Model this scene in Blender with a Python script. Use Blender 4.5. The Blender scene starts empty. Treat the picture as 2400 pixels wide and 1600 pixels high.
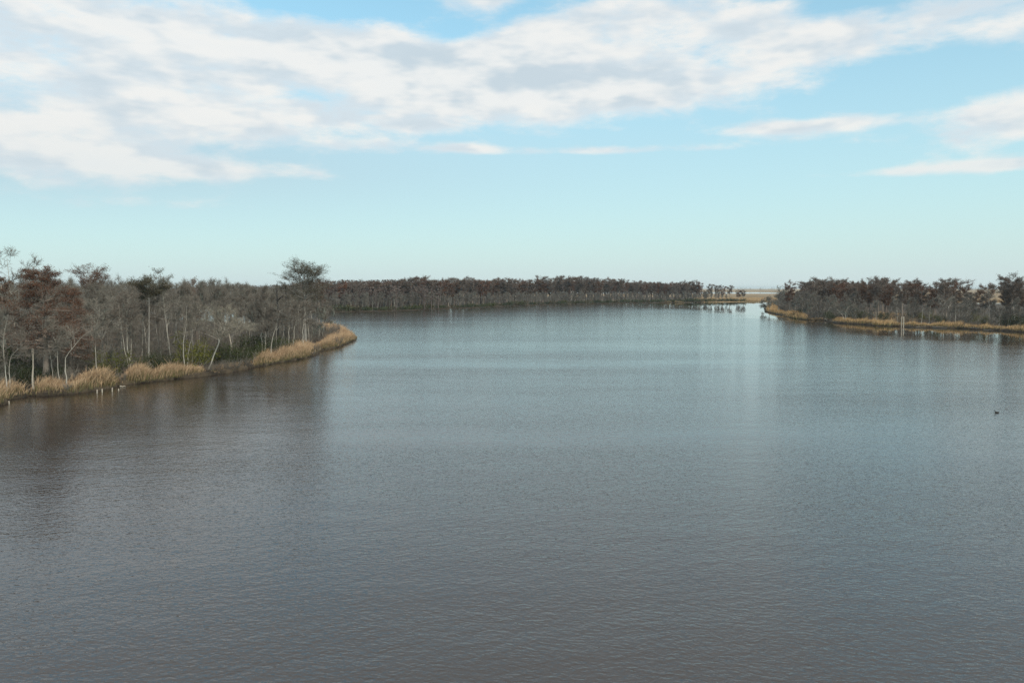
import bpy, math, random
import numpy as np
from mathutils import Matrix

scene = bpy.context.scene
COL = scene.collection

# ------------------------------------------------------------------ camera
F_PX, CAM_H, HOR = 1867.0, 14.5, 674.0           # focal length and horizon row on a 2400 x 1600 frame
PITCH = math.atan((800.0 - HOR) / F_PX)
cam_d = bpy.data.cameras.new('camera')
cam = bpy.data.objects.new('camera', cam_d)
COL.objects.link(cam)
cam.location = (0, 0, CAM_H)
cam.rotation_euler = (math.pi / 2 - PITCH, 0, 0)
cam_d.sensor_width = 36.0
cam_d.lens = 36.0 * F_PX / 2400.0
cam_d.clip_start, cam_d.clip_end = 0.5, 40000.0
scene.camera = cam

SUN_EL, SUN_AZ = math.radians(36), math.radians(140)   # azimuth clockwise from +Y: behind the camera, to its right
SUN_STRENGTH, SKY_STRENGTH = 2.4, 0.15
view = scene.view_settings
view.view_transform, view.look = 'Standard', 'None'
view.exposure, view.gamma = 0.05, 1.0
scene.cycles.max_bounces = 6
scene.cycles.diffuse_bounces = 3
scene.cycles.glossy_bounces = 3
scene.cycles.volume_bounces = 1
scene.cycles.use_denoising = True
scene.cycles.denoiser = 'OPENIMAGEDENOISE'
scene.cycles.denoising_input_passes = 'RGB_ALBEDO_NORMAL'
scene.cycles.denoising_prefilter = 'NONE'
scene.cycles.denoising_quality = 'HIGH'
scene.cycles.volume_step_rate = 4.0


# ------------------------------------------------------------------ node helper
class NT:
    def __init__(self, tree):
        self.t = tree
        tree.nodes.clear()

    def new(self, kind, **props):
        n = self.t.nodes.new(kind)
        for k, v in props.items():
            setattr(n, k, v)
        return n

    def set(self, sock, v):
        if isinstance(v, bpy.types.NodeSocket):
            self.t.links.new(v, sock)
        else:
            sock.default_value = v

    def m(self, op, a, b=None, c=None, clamp=False):
        n = self.new('ShaderNodeMath', operation=op, use_clamp=clamp)
        for i, v in enumerate((a, b, c)):
            if v is not None:
                self.set(n.inputs[i], v)
        return n.outputs[0]

    def vm(self, op, a, b=None, scale=None):
        n = self.new('ShaderNodeVectorMath', operation=op)
        self.set(n.inputs[0], a)
        if b is not None:
            self.set(n.inputs[1], b)
        if scale is not None:
            self.set(n.inputs['Scale'], scale)
        return n.outputs['Value'] if op in ('LENGTH', 'DOT_PRODUCT') else n.outputs[0]

    def comb(self, x, y, z):
        n = self.new('ShaderNodeCombineXYZ')
        for i, v in enumerate((x, y, z)):
            self.set(n.inputs[i], v)
        return n.outputs[0]

    def sep(self, v):
        n = self.new('ShaderNodeSeparateXYZ')
        self.set(n.inputs[0], v)
        return n.outputs

    def noise(self, vec, scale, detail=2.0, rough=0.5, distortion=0.0, color=False):
        n = self.new('ShaderNodeTexNoise')
        self.set(n.inputs['Vector'], vec)
        n.inputs['Scale'].default_value = scale
        n.inputs['Detail'].default_value = detail
        n.inputs['Roughness'].default_value = rough
        n.inputs['Distortion'].default_value = distortion
        return n.outputs['Color' if color else 'Fac']

    def ramp(self, v, lo, hi, a=0.0, b=1.0, smooth=True):
        n = self.new('ShaderNodeMapRange', interpolation_type='SMOOTHSTEP' if smooth else 'LINEAR')
        self.set(n.inputs[0], v)
        for i, x in enumerate((lo, hi, a, b)):
            n.inputs[i + 1].default_value = x
        return n.outputs[0]

    def mix(self, f, a, b, mode='MIX'):
        n = self.new('ShaderNodeMix', data_type='RGBA', blend_type=mode)
        self.set(n.inputs[0], f)
        for s, v in ((n.inputs[6], a), (n.inputs[7], b)):
            if not isinstance(v, bpy.types.NodeSocket) and len(v) == 3:
                v = (*v, 1.0)
            self.set(s, v)
        return n.outputs[2]


# ------------------------------------------------------------------ sky with clouds
world = bpy.data.worlds.new('World')
scene.world = world
world.use_nodes = True
w = NT(world.node_tree)
tc = w.new('ShaderNodeTexCoord')
dirv = w.vm('NORMALIZE', tc.outputs['Generated'])
sx, sy, sz = w.sep(dirv)
el = w.m('MAXIMUM', w.m('DIVIDE', sz, w.m('SQRT', w.m('ADD', w.m('MULTIPLY', sx, sx), w.m('ADD', w.m('MULTIPLY', sy, sy), 1e-4)))), 0.0)
az = w.m('ARCTAN2', sx, sy)
sky = w.new('ShaderNodeTexSky', sky_type='NISHITA')
sky.sun_disc = False
sky.sun_elevation, sky.sun_rotation = SUN_EL, SUN_AZ
sky.altitude, sky.air_density, sky.dust_density, sky.ozone_density = 0.0, 1.0, 1.0, 1.5
# the moist lower air whitens the clear sky towards the horizon
hz = w.m('EXPONENT', w.m('MULTIPLY', el, -3.0))
clear = w.mix(w.m('MULTIPLY', hz, 0.93), w.mix(1.0, sky.outputs[0], (0.72, 1.40, 1.32), 'MULTIPLY'), (4.2, 4.85, 5.0))


def blob(px, py, rx, ry, wt):
    """a bank (or gap) of cloud standing at one place of the sky: azimuth, elevation, half widths, weight"""
    a0 = math.atan((px - 1200) / F_PX)
    c = math.cos(a0)
    e0 = (HOR - py) / F_PX * c
    u = w.m('MULTIPLY', w.m('SUBTRACT', az, a0), F_PX / rx / (1.0 / c ** 2) * 1.0)
    v = w.m('MULTIPLY', w.m('SUBTRACT', el, e0), F_PX / ry)
    r2 = w.m('ADD', w.m('MULTIPLY', u, u), w.m('MULTIPLY', v, v))
    return w.m('MULTIPLY', w.m('EXPONENT', w.m('MULTIPLY', r2, -1.0)), wt)


# a shaded sheet of higher cloud lies over the left of the view
clear = w.mix(w.m('MULTIPLY', blob(-150, 330, 900, 170, 1.0), 0.75, clamp=True), clear, (3.05, 3.8, 4.35))
BLOBS = [
    (120, 50, 640, 100, 0.34), (150, 230, 640, 120, 0.33), (0, 370, 560, 100, 0.36), (450, 300, 380, 70, 0.20), (450, 410, 430, 34, 0.30),
    (900, 190, 380, 100, 0.34), (1250, 150, 280, 75, 0.36), (1300, 255, 380, 62, 0.36), (1640, 205, 360, 75, 0.36),
    (1480, 55, 260, 42, 0.30), (1130, 10, 180, 30, 0.26), (1800, 60, 190, 40, 0.24), (2230, 75, 330, 60, 0.36),
    (2440, 275, 300, 100, 0.60), (1400, 359, 320, 15, 0.46), (1850, 304, 160, 18, 0.46), (2160, 402, 220, 17, 0.42),
    (1080, 352, 80, 14, 0.32), (850, 345, 100, 18, 0.24), (960, 300, 90, 22, 0.16), (250, 480, 330, 26, 0.26), (640, 402, 260, 20, 0.22),
    (830, 25, 230, 34, -0.26), (1060, 88, 120, 34, -0.24), (1950, 30, 90, 26, -0.20), (2120, 200, 200, 60, -0.24),
    (770, 235, 80, 22, -0.14), (1000, 420, 400, 60, -0.22), (1240, 30, 60, 30, -0.18),
]
cov = w.ramp(el, 0.09, 0.46, -0.30, 0.12)
cov = w.m('ADD', cov, w.ramp(el, 0.36, 0.55, 0.0, 0.20))      # the deck closes overhead
for b in BLOBS:
    cov = w.m('ADD', cov, blob(*b[:4], b[4] * (0.86 if b[4] > 0 else 1.25)))
cp = w.comb(sx, sy, w.m('MULTIPLY', sz, 2.9))


def cloud_noise(vec):
    big = w.noise(vec, 6.0, 2.0, 0.5)
    fine = w.noise(vec, 14.5, 8.0, 0.64, 0.2)
    return w.m('ADD', w.m('MULTIPLY', big, 0.40), w.m('MULTIPLY', fine, 0.60))


n0 = cloud_noise(cp)
puff0 = w.noise(cp, 10.0, 3.5, 0.55)
puff1 = w.noise(w.vm('ADD', cp, (0.015, 0.0, 0.055)), 10.0, 3.5, 0.55)
dens = w.ramp(w.m('ADD', n0, cov), 0.50, 0.79)
lit = w.ramp(w.m('SUBTRACT', puff0, puff1), -0.16, 0.13)
thick = w.ramp(w.m('ADD', n0, cov), 0.62, 1.0)
# thicker cloud lets less light through to its underside
cl = w.mix(w.m('MULTIPLY', thick, 0.9), w.mix(lit, (4.7, 5.15, 5.45), (6.0, 5.85, 5.6)), w.mix(lit, (3.75, 4.3, 4.7), (5.7, 5.7, 5.6)))
low = w.ramp(el, 0.05, 0.22)
cl = w.mix(low, w.mix(0.45, cl, (3.9, 4.7, 5.0)), cl)
skyc = w.mix(w.m('MULTIPLY', dens, 0.92), clear, cl)
bg = w.new('ShaderNodeBackground')
w.set(bg.inputs['Color'], skyc)
bg.inputs['Strength'].default_value = SKY_STRENGTH
wo = w.new('ShaderNodeOutputWorld')
w.t.links.new(bg.outputs[0], wo.inputs['Surface'])

sun_d = bpy.data.lights.new('sun', 'SUN')
sun_d.energy, sun_d.angle, sun_d.color = SUN_STRENGTH, math.radians(5), (1.0, 0.93, 0.82)
sun = bpy.data.objects.new('sun', sun_d)
COL.objects.link(sun)
sun.rotation_euler = (math.pi / 2 - SUN_EL, 0, -SUN_AZ + math.pi)
sun.location = (40, -60, 80)


# ------------------------------------------------------------------ layout helpers
cp_, sp_ = math.cos(PITCH), math.sin(PITCH)


def ray(px, py):
    u, v = (px - 1200) / F_PX, (800 - py) / F_PX
    return np.array((u, cp_ + v * sp_, -sp_ + v * cp_))


def ground(px, py, z=0.0):
    d = ray(px, py)
    t = (z - CAM_H) / d[2]
    return np.array((0, 0, CAM_H)) + d * t


def at(px, py, Y):
    d = ray(px, py)
    return np.array((0, 0, CAM_H)) + d * (Y / d[1])


def proj(p):
    x, y, z = p[0], p[1], p[2] - CAM_H
    f = y * cp_ - z * sp_
    return 1200 + F_PX * x / f, 800 - F_PX * (y * sp_ + z * cp_) / f


def column_x(px, Y):
    return (px - 1200) / F_PX * cp_ * Y


LEFT_EDGE = [ground(*p)[:2] for p in [
    (-420, 1010), (-200, 975), (0, 950), (21, 935), (75, 928), (126, 926), (171, 923), (222, 915), (262, 909), (284, 900), (321, 899),
    (375, 893), (439, 885), (476, 881), (539, 872), (595, 861), (645, 851), (704, 842), (732, 834), (751, 820), (790, 814), (812, 804), (833, 797),
    (831, 789), (812, 782), (790, 774), (768, 765)]]
LEFT_BACK = [np.array(p) for p in [(-82, 300), (-110, 318), (-150, 352), (-195, 425), (-240, 455), (-360, 470), (-330, 60)]]
FAR_EDGE = [np.array(p) for p in [(-900, 1150), (-480, 950), (-260, 740), (-165, 560), (-128, 490)]] + [ground(*p)[:2] for p in [
    (783, 731), (845, 730.4), (907, 729.5), (978, 726.5), (1050, 723.5), (1130, 721), (1192, 717.5), (1260, 715.2), (1300, 714.2),
    (1355, 712.8), (1420, 711.5), (1474, 710.6), (1545, 709.6), (1617, 708.8), (1690, 707.8), (1750, 707.2), (1784, 706.2)]]
FAR_BACK = [np.array(p) for p in [(330, 790), (520, 800), (900, 830), (1500, 900), (4500, 2000), (4500, 2580), (800, 2600), (745, 1900), (300, 1850), (-300, 1800), (-900, 1900), (-1500, 1900)]]
RIGHT_EDGE = [ground(*p)[:2] for p in [
    (1860, 703.5), (1815, 709), (1800, 716), (1794, 724), (1797, 731), (1815, 735), (1832, 738.5), (1861, 746), (1897, 750), (1930, 750), (1946, 755),
    (1962, 757), (2020, 760.5), (2092, 764.5), (2110, 765), (2140, 766), (2176, 767.5), (2248, 769.5), (2320, 773.5), (2400, 779), (2560, 792), (2800, 812)]]
RIGHT_BACK = [np.array(p) for p in [(420, 200), (640, 420), (640, 660), (420, 690), (320, 700)]]


def poly_len(P):
    P = np.array(P)
    return np.concatenate([[0], np.cumsum(np.linalg.norm(np.diff(P, axis=0), axis=1))])


def resample(P, step, jitter=0.0, seed=0):
    P = np.array(P)
    s = poly_len(P)
    t = np.arange(0, s[-1], step)
    Q = np.stack([np.interp(t, s, P[:, i]) for i in range(2)], 1)
    if jitter:
        r = np.random.default_rng(seed)
        Q += r.normal(0, jitter, Q.shape)
    return Q


def inside(pts, poly):
    pts, poly = np.atleast_2d(pts), np.array(poly)
    x, y = pts[:, 0], pts[:, 1]
    res = np.zeros(len(pts), bool)
    j = len(poly) - 1
    for i in range(len(poly)):
        xi, yi = poly[i]
        xj, yj = poly[j]
        c = ((yi > y) != (yj > y)) & (x < (xj - xi) * (y - yi) / (yj - yi + 1e-12) + xi)
        res ^= c
        j = i
    return res


def edge_dist(pts, line):
    pts, line = np.atleast_2d(pts), np.array(line)
    best = np.full(len(pts), 1e9)
    for a, b in zip(line[:-1], line[1:]):
        ab = b - a
        t = np.clip(((pts - a) @ ab) / (ab @ ab + 1e-9), 0, 1)
        best = np.minimum(best, np.linalg.norm(pts - (a + t[:, None] * ab), axis=1))
    return best


# ------------------------------------------------------------------ object helpers
def tag(o, label=None, cat=None, group=None, kind=None):
    for k, v in (('label', label), ('category', cat), ('group', group), ('kind', kind)):
        if v:
            o[k] = v
    return o


def mesh_from(name, verts, tris=None, quads=None, mats=(), smooth=False, colors=None):
    me = bpy.data.meshes.new(name)
    verts = np.asarray(verts, np.float32).reshape(-1, 3)
    tris = np.zeros((0, 3), np.int32) if tris is None else np.asarray(tris, np.int32).reshape(-1, 3)
    quads = np.zeros((0, 4), np.int32) if quads is None else np.asarray(quads, np.int32).reshape(-1, 4)
    me.vertices.add(len(verts))
    me.vertices.foreach_set('co', verts.ravel())
    nl = tris.size + quads.size
    me.loops.add(nl)
    me.loops.foreach_set('vertex_index', np.concatenate([tris.ravel(), quads.ravel()]))
    npoly = len(tris) + len(quads)
    me.polygons.add(npoly)
    start = np.concatenate([np.arange(len(tris)) * 3, tris.size + np.arange(len(quads)) * 4]).astype(np.int32)
    me.polygons.foreach_set('loop_start', start)
    if smooth:
        me.polygons.foreach_set('use_smooth', np.ones(npoly, bool))
    if colors is not None:
        ca = me.color_attributes.new('tint', 'FLOAT_COLOR', 'POINT')
        c = np.ones((len(verts), 4), np.float32)
        c[:, :3] = colors
        ca.data.foreach_set('color', c.ravel())
    for mt in mats:
        me.materials.append(mt)
    me.update(calc_edges=True)
    me.validate()
    return me


def link(name, data, parent=None):
    o = bpy.data.objects.new(name, data)
    COL.objects.link(o)
    if parent:
        o.parent = parent
    return o


# ------------------------------------------------------------------ materials
def material(name):
    mt = bpy.data.materials.new(name)
    mt.use_nodes = True
    return mt, NT(mt.node_tree)


def finish(n, color, rough=0.85, spec=0.2, normal=None):
    b = n.new('ShaderNodeBsdfPrincipled')
    n.set(b.inputs['Base Color'], color)
    n.set(b.inputs['Roughness'], rough)
    b.inputs['Specular IOR Level'].default_value = spec
    if normal is not None:
        n.set(b.inputs['Normal'], normal)
    o = n.new('ShaderNodeOutputMaterial')
    n.t.links.new(b.outputs[0], o.inputs['Surface'])
    return b


def varied(name, dark, light, alt=None, scale=0.35, rough=0.9, obj_amount=0.6):
    """a material whose tone drifts over the object and from one object to the next"""
    mt, n = material(name)
    tcn = n.new('ShaderNodeTexCoord')
    oi = n.new('ShaderNodeObjectInfo')
    nz = n.noise(tcn.outputs['Object'], scale, 4.0, 0.6)
    f = n.m('ADD', n.m('MULTIPLY', oi.outputs['Random'], obj_amount), n.m('MULTIPLY', n.m('SUBTRACT', nz, 0.5), 1.6), clamp=False)
    f = n.m('ADD', f, 0.5 - obj_amount / 2, clamp=True)
    c = n.mix(f, dark, light)
    if alt is not None:
        r2 = n.m('FRACT', n.m('MULTIPLY', oi.outputs['Random'], 7.31))
        c = n.mix(n.m('MULTIPLY', r2, 0.7), c, n.mix(nz, alt, alt))
    finish(n, c, rough)
    return mt


M_BARK = varied('grey_bark', (0.17, 0.15, 0.13), (0.34, 0.31, 0.27), scale=1.2)
M_PALE = varied('pale_bark', (0.30, 0.265, 0.22), (0.50, 0.45, 0.38), scale=1.5)
M_CYBARK = varied('cypress_bark', (0.20, 0.15, 0.12), (0.33, 0.27, 0.22), scale=1.0)
M_TWIG = varied('grey_twigs', (0.098, 0.085, 0.070), (0.255, 0.228, 0.187), alt=(0.155, 0.125, 0.10), scale=0.4)
M_TWIGPALE = varied('pale_twigs', (0.17, 0.148, 0.115), (0.28, 0.245, 0.19), scale=0.5)
M_TWIGFAR = varied('silver_twigs', (0.11, 0.094, 0.079), (0.225, 0.198, 0.165), scale=0.4)
M_MOSS = varied('grey_moss', (0.14, 0.145, 0.12), (0.25, 0.25, 0.21), scale=0.5)
M_RUST = varied('rusty_needles', (0.085, 0.039, 0.024), (0.19, 0.078, 0.042), alt=(0.10, 0.066, 0.044), scale=0.5)
M_UMBER = varied('umber_needles', (0.10, 0.072, 0.057), (0.19, 0.142, 0.113), scale=0.5)
M_OLIVE = varied('faded_needles', (0.055, 0.048, 0.027), (0.115, 0.095, 0.052), scale=0.5)
M_GREEN = varied('evergreen_leaves', (0.024, 0.032, 0.012), (0.066, 0.074, 0.024), scale=0.9)
M_YGREEN = varied('yellow_green_leaves', (0.075, 0.078, 0.014), (0.15, 0.138, 0.026), scale=0.9)
M_DEAD = varied('weathered_dead_wood', (0.10, 0.085, 0.075), (0.20, 0.175, 0.15), scale=2.0)
M_DARKWOOD = varied('blackened_wood', (0.035, 0.03, 0.027), (0.075, 0.065, 0.058), scale=2.0)
M_POST = varied('sun_bleached_wood', (0.34, 0.28, 0.22), (0.48, 0.42, 0.34), scale=2.5)

# reeds carry their own leaf colours, green at the foot and straw above
M_REED, n = material('reed_blades')
at_ = n.new('ShaderNodeAttribute', attribute_name='tint')
finish(n, at_.outputs['Color'], 0.8, 0.25)

# muddy, littered swamp soil
M_SOIL, n = material('swamp_soil')
g = n.new('ShaderNodeNewGeometry')
a_ = n.noise(g.outputs['Position'], 0.35, 5.0, 0.6)
b_ = n.noise(g.outputs['Position'], 2.2, 5.0, 0.65)
c_ = n.mix(n.ramp(a_, 0.35, 0.65), (0.030, 0.023, 0.017), (0.085, 0.062, 0.040))
c_ = n.mix(n.ramp(b_, 0.5, 0.75), c_, (0.12, 0.09, 0.055))
bmp = n.new('ShaderNodeBump')
bmp.inputs['Strength'].default_value = 0.8
bmp.inputs['Distance'].default_value = 0.2
n.set(bmp.inputs['Height'], b_)
finish(n, c_, 0.9, 0.2, bmp.outputs[0])

# open marsh seen from far off: dry straw with greener and darker drifts
M_MARSH, n = material('straw_marsh')
g = n.new('ShaderNodeNewGeometry')
mp = n.vm('MULTIPLY', g.outputs['Position'], (0.35, 1.0, 1.0))
a_ = n.noise(mp, 0.012, 5.0, 0.6)
b_ = n.noise(mp, 0.12, 4.0, 0.6)
c_ = n.mix(n.ramp(a_, 0.38, 0.62), (0.22, 0.155, 0.085), (0.36, 0.25, 0.145))
c_ = n.mix(n.ramp(b_, 0.45, 0.8), c_, (0.16, 0.125, 0.065))
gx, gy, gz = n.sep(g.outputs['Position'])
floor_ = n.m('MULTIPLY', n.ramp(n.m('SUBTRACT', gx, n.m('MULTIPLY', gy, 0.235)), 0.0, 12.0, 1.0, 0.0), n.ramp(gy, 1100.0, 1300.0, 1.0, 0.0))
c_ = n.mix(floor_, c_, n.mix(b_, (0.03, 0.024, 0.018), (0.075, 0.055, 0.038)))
finish(n, c_, 0.95, 0.1)

# ------------------------------------------------------------------ water
M_WATER, n = material('river_water')
grp = bpy.data.node_groups.new('ripple_height', 'ShaderNodeTree')
grp.interface.new_socket('Vector', in_out='INPUT', socket_type='NodeSocketVector')
grp.interface.new_socket('Height', in_out='OUTPUT', socket_type='NodeSocketFloat')
q = NT(grp)
gi, go = q.new('NodeGroupInput'), q.new('NodeGroupOutput')
pv = gi.outputs[0]
rot1 = q.new('ShaderNodeVectorRotate', rotation_type='Z_AXIS')
q.set(rot1.inputs['Vector'], pv)
rot1.inputs['Angle'].default_value = math.radians(12)
rot2 = q.new('ShaderNodeVectorRotate', rotation_type='Z_AXIS')
q.set(rot2.inputs['Vector'], pv)
rot2.inputs['Angle'].default_value = math.radians(-24)
h1 = q.m('MULTIPLY', q.noise(q.vm('MULTIPLY', rot1.outputs[0], (0.55, 1.0, 1.0)), 4.4, 3.0, 0.55, 0.5), 0.040)
h2 = q.m('MULTIPLY', q.noise(q.vm('MULTIPLY', rot2.outputs[0], (0.5, 1.0, 1.0)), 1.5, 2.0, 0.5, 0.5), 0.040)
h3 = q.m('MULTIPLY', q.noise(q.vm('MULTIPLY', pv, (0.35, 1.0, 1.0)), 0.25, 1.0, 0.5), 0.07)
q.set(go.inputs[0], q.m('ADD', q.m('ADD', h1, h2), h3))


def height(vec):
    gn = n.new('ShaderNodeGroup')
    gn.node_tree = grp
    n.set(gn.inputs[0], vec)
    return gn.outputs[0]


g = n.new('ShaderNodeNewGeometry')
pos = g.outputs['Position']
EPS = 0.035
hc, hx, hy = height(pos), height(n.vm('ADD', pos, (EPS, 0, 0))), height(n.vm('ADD', pos, (0, EPS, 0)))
px_, py_, pz_ = n.sep(pos)
# wind: ruffled reaches and slicks; sheltered water under the right bank and in the far bend
drift = n.noise(n.vm('MULTIPLY', pos, (0.22, 1.0, 1.0)), 0.028, 4.0, 0.55)
wind = n.ramp(drift, 0.33, 0.66, 0.55, 1.2)
wob = n.m('MULTIPLY', n.m('SUBTRACT', n.noise(n.vm('MULTIPLY', pos, (0.3, 1.0, 1.0)), 0.05, 3.0, 0.5), 0.5), 60.0)
shel = n.ramp(n.m('ADD', n.m('ADD', px_, wob), n.m('MULTIPLY', py_, -0.02)), 98.0, 124.0)
shel = n.m('MULTIPLY', shel, n.ramp(py_, 120.0, 260.0))
bend = n.m('MULTIPLY', n.ramp(n.m('ADD', py_, wob), 480.0, 620.0), n.ramp(n.m('ADD', px_, wob), 60.0, 150.0))
calm = n.m('MAXIMUM', shel, n.m('MULTIPLY', bend, 0.9))
amp = n.m('MULTIPLY', wind, n.m('SUBTRACT', 1.0, n.m('MULTIPLY', calm, 0.92)))
k = n.m('MULTIPLY', n.m('MULTIPLY', amp, n.ramp(py_, 50.0, 320.0, 1.0, 0.30)), -1.0 / EPS)
rgh = n.m('MULTIPLY', n.ramp(py_, 60.0, 320.0, 0.045, 0.12), n.m('SUBTRACT', 1.0, n.m('MULTIPLY', calm, 0.82)))
nx = n.m('MULTIPLY', n.m('SUBTRACT', hx, hc), k)
ny = n.m('MULTIPLY', n.m('SUBTRACT', hy, hc), k)
nrm = n.vm('NORMALIZE', n.comb(nx, ny, 1.0))
silt = n.noise(pos, 0.05, 3.0, 0.6)
wb = finish(n, n.mix(silt, (0.019, 0.0125, 0.009), (0.029, 0.020, 0.015)), rgh, 0.5, nrm)
wb.inputs['IOR'].default_value = 1.6

# ------------------------------------------------------------------ setting: water and land
R_W = 16000.0
water = link('river_water', mesh_from('river_water', [(-R_W, -400, 0), (R_W, -400, 0), (R_W, R_W, 0), (-R_W, R_W, 0)], quads=[(0, 1, 2, 3)], mats=[M_WATER]))
tag(water, 'brown rippled river water reflecting the pale sky', kind='structure')


def tri_fill(poly):
    """ear clipping"""
    idx = list(range(len(poly)))
    P = np.array(poly)
    area = 0.5 * np.sum(P[:, 0] * np.roll(P[:, 1], -1) - np.roll(P[:, 0], -1) * P[:, 1])
    if area < 0:
        idx.reverse()
    out, guard = [], 0
    while len(idx) > 3 and guard < 100000:
        for i in range(len(idx)):
            a, b, c = idx[i - 1], idx[i], idx[(i + 1) % len(idx)]
            A, B, C = P[a], P[b], P[c]
            if (B[0] - A[0]) * (C[1] - A[1]) - (B[1] - A[1]) * (C[0] - A[0]) <= 1e-9:
                continue
            rest = [j for j in idx if j not in (a, b, c)]
            if rest and inside(P[rest], [A, B, C]).any():
                continue
            out.append((a, b, c))
            idx.pop(i)
            break
        else:
            idx.pop(0)
        guard += 1
    out.append(tuple(idx))
    return out


def land(name, edge, back, label, mat, top=0.55, step=2.5, jit=0.35, seed=1, slope=1.1):
    """a low bank: an uneven undercut rim that drops into the water and a flat top behind it"""
    E = resample(edge, step, jit, seed)
    B = resample(back, 25.0)
    poly = np.concatenate([E, B])
    N = len(poly)
    cen = np.roll(poly, -1, 0) - np.roll(poly, 1, 0)
    area = 0.5 * np.sum(poly[:, 0] * np.roll(poly[:, 1], -1) - np.roll(poly[:, 0], -1) * poly[:, 1])
    nor = np.stack([-cen[:, 1], cen[:, 0]], 1)
    nor /= np.linalg.norm(nor, axis=1)[:, None] + 1e-9
    if area < 0:
        nor = -nor
    r = np.random.default_rng(seed + 5)
    rim = top * r.uniform(0.5, 1.15, N)
    inner = poly + nor * slope
    v = np.concatenate([np.c_[poly + nor * 0.12, np.full(N, -1.2)], np.c_[poly, rim * 0.75], np.c_[inner, np.full(N, top)]])
    quads = []
    for i in range(N):
        j = (i + 1) % N
        for k_ in range(2):
            quads.append((k_ * N + i, k_ * N + j, (k_ + 1) * N + j, (k_ + 1) * N + i))
    tris = [tuple(2 * N + x for x in t) for t in tri_fill(inner)]
    o = link(name, mesh_from(name, v, tris, quads, [mat]))
    tag(o, label, kind='structure')
    return poly


LEFT_POLY = land('left_bank', LEFT_EDGE, LEFT_BACK, 'low muddy bank of the near wooded point', M_SOIL, top=0.62, seed=3, step=1.6, jit=0.4)
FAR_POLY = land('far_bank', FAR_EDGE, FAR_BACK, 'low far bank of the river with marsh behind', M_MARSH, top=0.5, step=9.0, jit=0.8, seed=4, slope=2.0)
RIGHT_POLY = land('right_bank', RIGHT_EDGE, RIGHT_BACK, 'low marshy bank on the right with dark undercut rim', M_SOIL, top=0.7, seed=5, step=3.0, jit=0.6)
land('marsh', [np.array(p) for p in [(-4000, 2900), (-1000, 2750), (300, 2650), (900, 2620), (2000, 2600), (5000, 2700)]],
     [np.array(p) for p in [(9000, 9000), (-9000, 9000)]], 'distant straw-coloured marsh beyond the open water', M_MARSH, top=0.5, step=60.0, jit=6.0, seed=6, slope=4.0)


# ------------------------------------------------------------------ plant building kit
def unit(v):
    return v / (np.linalg.norm(v) + 1e-9)


def perp(d, rng):
    a = rng.normal(size=3)
    a -= d * (a @ d)
    return unit(a)


class Wood:
    """collects branch tubes and twig slivers"""

    def __init__(self):
        self.v, self.q, self.t, self.n = [], [], [], 0

    def tube(self, pts, rad, sides):
        pts = np.asarray(pts, float)
        rad = np.asarray(rad, float)
        m = len(pts)
        tan = np.gradient(pts, axis=0)
        tan /= np.linalg.norm(tan, axis=1)[:, None] + 1e-9
        ref = np.array((1.0, 0, 0)) if abs(tan[0][0]) < 0.8 else np.array((0, 1.0, 0))
        u = np.cross(tan, ref)
        u /= np.linalg.norm(u, axis=1)[:, None] + 1e-9
        vv = np.cross(tan, u)
        ang = np.arange(sides) / sides * 2 * math.pi
        ring = pts[:, None, :] + rad[:, None, None] * (np.cos(ang)[None, :, None] * u[:, None, :] + np.sin(ang)[None, :, None] * vv[:, None, :])
        self.v.append(ring.reshape(-1, 3))
        i = np.arange(m - 1)[:, None] * sides
        j = np.arange(sides)[None, :]
        jn = (j + 1) % sides
        self.q.append((np.stack([i + j, i + jn, i + sides + jn, i + sides + j], -1).reshape(-1, 4)) + self.n)
        self.n += m * sides
        # closed tip
        c = self.n
        self.v.append(pts[-1:] + tan[-1:] * rad[-1])
        s0 = c - sides
        self.t.append(np.array([(s0 + a, s0 + (a + 1) % sides, c) for a in range(sides)]))
        self.n += 1

    def slivers(self, base, dirs, length, width, rng):
        """thin tapering twigs, one long triangle each"""
        k = len(base)
        if k == 0:
            return
        s = np.cross(dirs, rng.normal(size=(k, 3)))
        s /= np.linalg.norm(s, axis=1)[:, None] + 1e-9
        hw = (width / 2)[:, None]
        tri = np.stack([base - s * hw, base + s * hw, base + dirs * length[:, None]], 1)
        self.v.append(tri.reshape(-1, 3))
        self.t.append(np.arange(3 * k).reshape(-1, 3) + self.n)
        self.n += 3 * k

    def flakes(self, cen, size, rng, flat=0.0, droop=0.0):
        """small leaf clumps: loose triangles of random attitude"""
        k = len(cen)
        if k == 0:
            return
        a = rng.normal(size=(k, 3))
        a[:, 2] = a[:, 2] * (1 - flat) - droop
        a /= np.linalg.norm(a, axis=1)[:, None] + 1e-9
        b = np.cross(a, rng.normal(size=(k, 3)))
        b /= np.linalg.norm(b, axis=1)[:, None] + 1e-9
        sz = size[:, None]
        tri = np.stack([cen - a * sz * 0.5, cen + a * sz * 0.35 + b * sz * 0.32, cen + a * sz * 0.5 - b * sz * 0.25], 1)
        self.v.append(tri.reshape(-1, 3))
        self.t.append(np.arange(3 * k).reshape(-1, 3) + self.n)
        self.n += 3 * k

    def mesh(self, name, mat, smooth=False):
        if not self.v:
            return None
        return mesh_from(name, np.concatenate(self.v), np.concatenate(self.t) if self.t else None,
                         np.concatenate(self.q) if self.q else None, [mat], smooth)


def path(rng, p, d, L, nseg, wander, pull):
    """a wandering branch; pull is added to its direction at every step (up or down)"""
    pts = [np.array(p, float)]
    d = unit(np.array(d, float))
    for _ in range(nseg):
        d = unit(d + rng.normal(size=3) * wander + np.array((0, 0, pull)))
        pts.append(pts[-1] + d * (L / nseg))
    return np.array(pts)


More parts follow.
